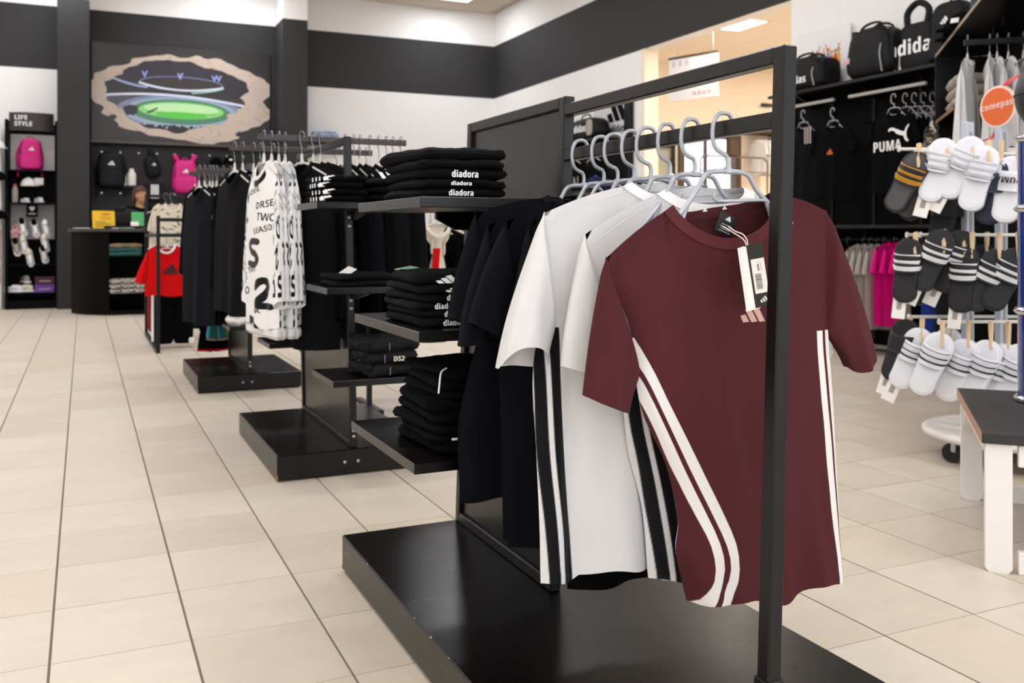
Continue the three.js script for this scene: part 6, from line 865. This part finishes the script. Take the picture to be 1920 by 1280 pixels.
// ---------- low table and blue canister at the right edge ----------
{
  const t = thing('display_table', 'low white display table with a dark wood top at the right edge', 'table', W(2.585, 0, 2.055), 44.2 * Math.PI / 180);
  // local +x runs from the near corner to the far one, local +z to the right
  const Lx = 0.9, Lz = 0.9, H = 0.44;
  part('table_top', slab(-0.012, Lx + 0.012, H - 0.034, H, -0.012, Lz, 0.002), M.darkWoodTop, t); part('edge_band', slab(-0.012, Lx + 0.012, H - 0.034, H - 0.001, -0.0135, -0.012, 0.0005), M.tan, t);
  const leg = (x, z) => part('leg', prism([[0.012, 0], [0.062, 0], [0.074, 0.014], [0.074, H - 0.036], [0, H - 0.036], [0, 0.014]], 0.03, 0.002).rotateY(-Math.PI / 2).translate(x, 0, z), M.whitePaint, t);
  leg(0.034, 0); leg(Lx, 0); leg(0.034, Lz - 0.1); leg(Lx, Lz - 0.1);
  for (const x of [0.004, Lx - 0.03]) { part('apron', slab(x, x + 0.028, H - 0.105, H - 0.036, 0.092, Lz - 0.1), M.whitePaint, t); part('stretcher', slab(x, x + 0.028, 0.0, 0.07, 0.092, Lz - 0.1), M.whitePaint, t); }
  for (const z of [0.006, Lz - 0.1]) { part('side_apron', slab(0.036, Lx - 0.034, H - 0.085, H - 0.036, z, z + 0.028), M.whitePaint, t); part('brace', prism([[0.036, H - 0.085], [0.036, H - 0.16], [0.10, H - 0.085]], 0.028).translate(0, 0, z), M.whitePaint, t); part('brace', prism([[Lx - 0.034, H - 0.085], [Lx - 0.034, H - 0.16], [Lx - 0.10, H - 0.085]], 0.028).translate(0, 0, z), M.whitePaint, t); }
  const c = thing('canister', 'tall blue cylinder with chrome rings standing on the low table', 'canister', W(3.243, H, 2.325));
  const R = 0.092; part('tube', new THREE.CylinderGeometry(R, R, 0.97, 40, 1).translate(0, 0.49, 0), phys(0x12327c, 0.18, { clearcoat: 1, clearcoatRoughness: 0.08 }), c);
  for (const h of [0.012, 0.34, 0.72, 0.98]) part('ring', new THREE.LatheGeometry([[R - 0.006, -0.016], [R + 0.006, -0.012], [R + 0.016, 0], [R + 0.006, 0.012], [R - 0.006, 0.016]].map((q) => new THREE.Vector2(...q)), 40).translate(0, h, 0), M.chrome, c);
  part('lid', new THREE.LatheGeometry([[0, 1.005], [R * 0.6, 1.005], [R, 0.99], [R + 0.01, 0.975]].map((q) => new THREE.Vector2(...q)), 32), M.chrome, c);
  const b = thing('black_ball', 'dark grey rounded helmet on top of the blue cylinder', 'helmet', W(3.29, H + 1.0, 2.315)); part('shell', new THREE.SphereGeometry(0.14, 32, 20).scale(1, 1.08, 1).translate(0, 0.145, 0), std(0x23262b, 0.45), b); for (let i = 0; i < 3; i++) part('groove', new THREE.TorusGeometry(0.141 - 0.02 * i * i, 0.003, 6, 40).rotateX(Math.PI / 2).translate(0, 0.145 + i * 0.05, 0), M.blackRubber, b);
}
// ---------- side room and far right wall ----------
{
  const L = -Math.PI / 2;
  const po = thing('poster', 'white poster with slanted dark bars behind the far black bags', 'poster', W(6.72, 2.74, 11.36), L); part('board', box(0.92, 0.62, 0.015), std(0xd9d7d8, 0.6), po); const m = part('emblem', threeBars(0.5, 0.004), M.charcoal, po); m.position.set(0.18, -0.1, 0.008); part('lettering', text('adidas', 0.1, 0.004), M.charcoal, po).position.set(0.2, -0.2, 0.008);
  const pn = thing('panel_edge', 'narrow black upright at the end of the far right wall', 'post', W(6.68, 0, 10.82)); part('upright', slab(-0.03, 0.06, 0, 3.0, -0.05, 0.05), M.blackMetal, pn); part('foot', slab(-0.06, 0.06, 0, 0.03, -0.08, 0.08), M.blackMetal, pn);
  const sh2 = thing('wall_shelf', 'black far wall shelf with two lettered bags seen through the rack', 'shelf', W(6.55, 2.36, 12.1)); part('board', slab(-0.24, 0.16, 0, 0.03, -1.2, 1.3), M.laminate, sh2); part('hang_rail', slab(-0.22, -0.2, -0.1, -0.07, -1.2, 1.3), M.brownBar, sh2); for (const z of [-1.1, 0, 1.2]) part('bracket', slab(-0.21, 0.16, -0.1, 0, z - 0.006, z + 0.006), M.blackMetal, sh2);
  const wp = thing('wall_panel', 'dark panel on the far right wall under the lettered bags', 'panel', W(6.7, 0, 12.1)); part('panel', slab(-0.01, 0.04, 0.1, 2.34, -1.2, 1.3), M.blackNylon, wp); part('rail', slab(-0.03, -0.01, 1.3, 1.33, -1.2, 1.3), M.blackMetal, wp);
  const duffel = (label, z, w, s) => { const t = thing('duffel_bag', label, 'bag', W(6.5, 2.39, z), L); part('body', softBox(w, 0.32, 0.3, 0.6, 0.4, 0.15, z), M.blackNylon, t); part('lettering', text('adidas', s, 0.004), M.whitePrint, t).position.set(-0.05, 0.17, 0.152); part('handle', tube([[-0.12, 0.28, 0.05], [-0.1, 0.36, 0.05], [0.1, 0.36, 0.05], [0.12, 0.28, 0.05]], 0.012, 16, 6), M.blackNylon, t); if (w > 0.7) part('pocket', softBox(0.14, 0.22, 0.04, 0.5, 0.5, 0).translate(0.26, 0.05, 0.15), M.greyTee, t); };
  duffel('long black duffel with white lettering and a pale pocket on the far shelf', 11.55, 0.82, 0.1); duffel('black duffel with white lettering, farther one on the far shelf', 12.55, 0.6, 0.085);
  const H = (label, z, mat, key, col) => { const t = tee('t_shirt', label, W(6.4, 2.08, z), L, key, mat, { w: 0.46, h: 0.7, sleeve: 0.2, splay: 0.06, e: 0.03 }); slimHanger('hanger of the ' + label.split(' ').slice(0, 10).join(' '), W(6.34, 2.27, z), L); return t; };
  H('white top on the far right wall, seen between grey hangers', 12.7, M.white, 'farW'); H('red top on the far right wall beside the white one', 12.25, M.red, 'farR'); const kt = H('black top with pale lettering on the far right wall', 11.7, M.black, 'farK'); part('lettering', text('k.l', 0.1, 0.003), M.greyTee, kt).position.set(0, -0.24, 0.036); H('black top nearest the opening on the far right wall', 11.15, M.black, 'farB');
  // navy caps on a stand between the racks and the right wall
  const cs = thing('cap_stand', 'slim dark stand carrying the navy caps beyond the near rack', 'stand', W(4.05, 0, 6.75)); part('pole', rod(V(0, 0.02, 0), V(0, 1.4, 0), 0.02, 10), M.blackMetal, cs); part('base', new THREE.CylinderGeometry(0.25, 0.27, 0.03, 28).translate(0, 0.015, 0), M.blackMetal, cs); part('tray', box(0.75, 0.02, 0.4, 0, 1.41, 0), M.blackMetal, cs);
  [[-0.22, 0.05], [0.12, 0.06], [-0.05, -0.1]].forEach(([x, z], i) => { const k = makeCap(['left front navy cap with a white badge on the slim stand', 'right front navy cap with a white badge on the slim stand', 'rear navy cap on the slim stand'][i], 4.05 + x, 1.43, 6.75 - z, M.blue, -0.4, i < 2); k.children[0].material = k.children[1].material = cloth(0x141c38, { sheen: 0.1 }); });
  // side room
  const sg = thing('hanging_sign', 'white hanging sign with faint print below the side room light', 'sign', W(7.02, 3.06, 9.8), -1.25); part('top_bar', box(0.78, 0.03, 0.02, 0, 0.28, 0), std(0x4a3a22, 0.5), sg); part('banner', box(0.76, 0.52, 0.008, 0, 0.005, 0), std(0xeae4e2, 0.7), sg); part('bottom_bar', box(0.78, 0.02, 0.015, 0, -0.265, 0), M.whitePaint, sg); for (const s of [-1, 1]) part('wire', rod(V(s * 0.3, 0.295, 0), V(s * 0.3, 0.55, 0), 0.003, 5), M.wire, sg);
  for (let i = 0; i < 3; i++) part('faint_print', box(0.05, 0.07, 0.002, -0.3 + i * 0.1, 0.2, 0.005, 0.0005), std(0xc9c0c4, 0.7), sg); for (let i = 0; i < 4; i++) part('faint_print', box(0.05, 0.045, 0.002, 0.02 + i * 0.075, -0.2, 0.005, 0.0005), std(0xdcb4b4, 0.7), sg);
  const mir = thing('display_case', 'dark framed glass case on the side room back wall', 'case', W(7.72, 1.9, 11.66)); part('frame', join([slab(-0.27, 0.27, 0.46, 0.5, -0.02, 0.06), slab(-0.27, 0.27, -0.5, -0.46, -0.02, 0.06), slab(-0.27, -0.23, -0.5, 0.5, -0.02, 0.06), slab(0.23, 0.27, -0.5, 0.5, -0.02, 0.06), slab(-0.23, 0.23, -0.1, -0.07, -0.02, 0.05)]), M.blackMetal, mir); part('back', slab(-0.23, 0.23, -0.46, 0.46, -0.03, -0.01), std(0xa9aa98, 0.4), mir); part('pane', slab(-0.23, 0.23, -0.46, 0.46, 0.045, 0.05, 0.0005), M.glass, mir);
  folded('folded_shirt', 'pale folded goods at the bottom of the side room glass case', W(7.72, 1.445, 11.64), 0.36, 0.12, 0.05, M.cream2, 2);
  const fr = thing('clothes_rack', 'thin metal clothes rack before the bright side room window', 'rack', W(8.75, 0, 11.2)); part('frame', tube([[-0.6, 0, 0], [-0.6, 2.15, 0], [-0.55, 2.22, 0], [0.55, 2.22, 0], [0.62, 2.15, 0], [0.62, 0, 0]], 0.014, 80, 8, false, 0.05), std(0x6b5a48, 0.4), fr); part('lower_bar', rod(V(-0.6, 2.0, 0), V(0.62, 2.0, 0), 0.008, 8), std(0x6b5a48, 0.4), fr); for (const x of [-0.6, 0.62]) part('foot', slab(x - 0.02, x + 0.02, 0, 0.03, -0.2, 0.2), M.blackMetal, fr);
  const bx = thing('box', 'small dark box on the thin rack before the bright window', 'box', W(8.72, 2.235, 11.2)); part('carton', box(0.16, 0.26, 0.1, 0, 0.13, 0), std(0x4a3626, 0.7), bx); part('lid', box(0.165, 0.04, 0.105, 0, 0.26, 0), std(0x3a2a1e, 0.7), bx);
  const ws = thing('wall_shelf', 'side room shelf with dark boxes above hanging white clothes', 'shelf', W(9.75, 2.62, 11.5)); part('board', slab(-0.45, 0.6, 0, 0.04, -0.2, 0.19), std(0x4a3626, 0.6), ws); part('rail', rod(V(-0.44, -0.06, 0.1), V(0.58, -0.06, 0.1), 0.01, 8), M.steel, ws); part('cupboard', slab(0.05, 0.6, -0.5, 0, -0.2, 0.05), std(0x3a2a1e, 0.6), ws);
  for (let i = 0; i < 4; i++) tee('t_shirt', `white t-shirt on the side room shelf rail, ${ORD[i]} from the left`, W(9.36 + i * 0.08, 2.48, 11.38), Math.PI / 2, 'sideW', M.white, { w: 0.36, h: 0.5, sleeve: 0.15, splay: 0.03, e: 0.03 });
  const lb = thing('notice', 'small dark strip high on the side room wall', 'fitting', W(9.75, 3.1, 11.66)); part('bar', box(0.2, 0.05, 0.04), M.blackMetal, lb); part('bracket', box(0.04, 0.04, 0.06, 0, 0, -0.03), M.blackMetal, lb);
  const pole = thing('pole', 'slim dark upright strip on the side room back wall', 'post', W(7.6, 0, 11.66)); part('strip', box(0.03, 2.9, 0.03, -0.12, 1.45, 0), std(0x6a5236, 0.6), pole); part('cap', box(0.04, 0.03, 0.04, -0.12, 2.9, 0), M.blackMetal, pole);
}
renderer.render(scene, camera);
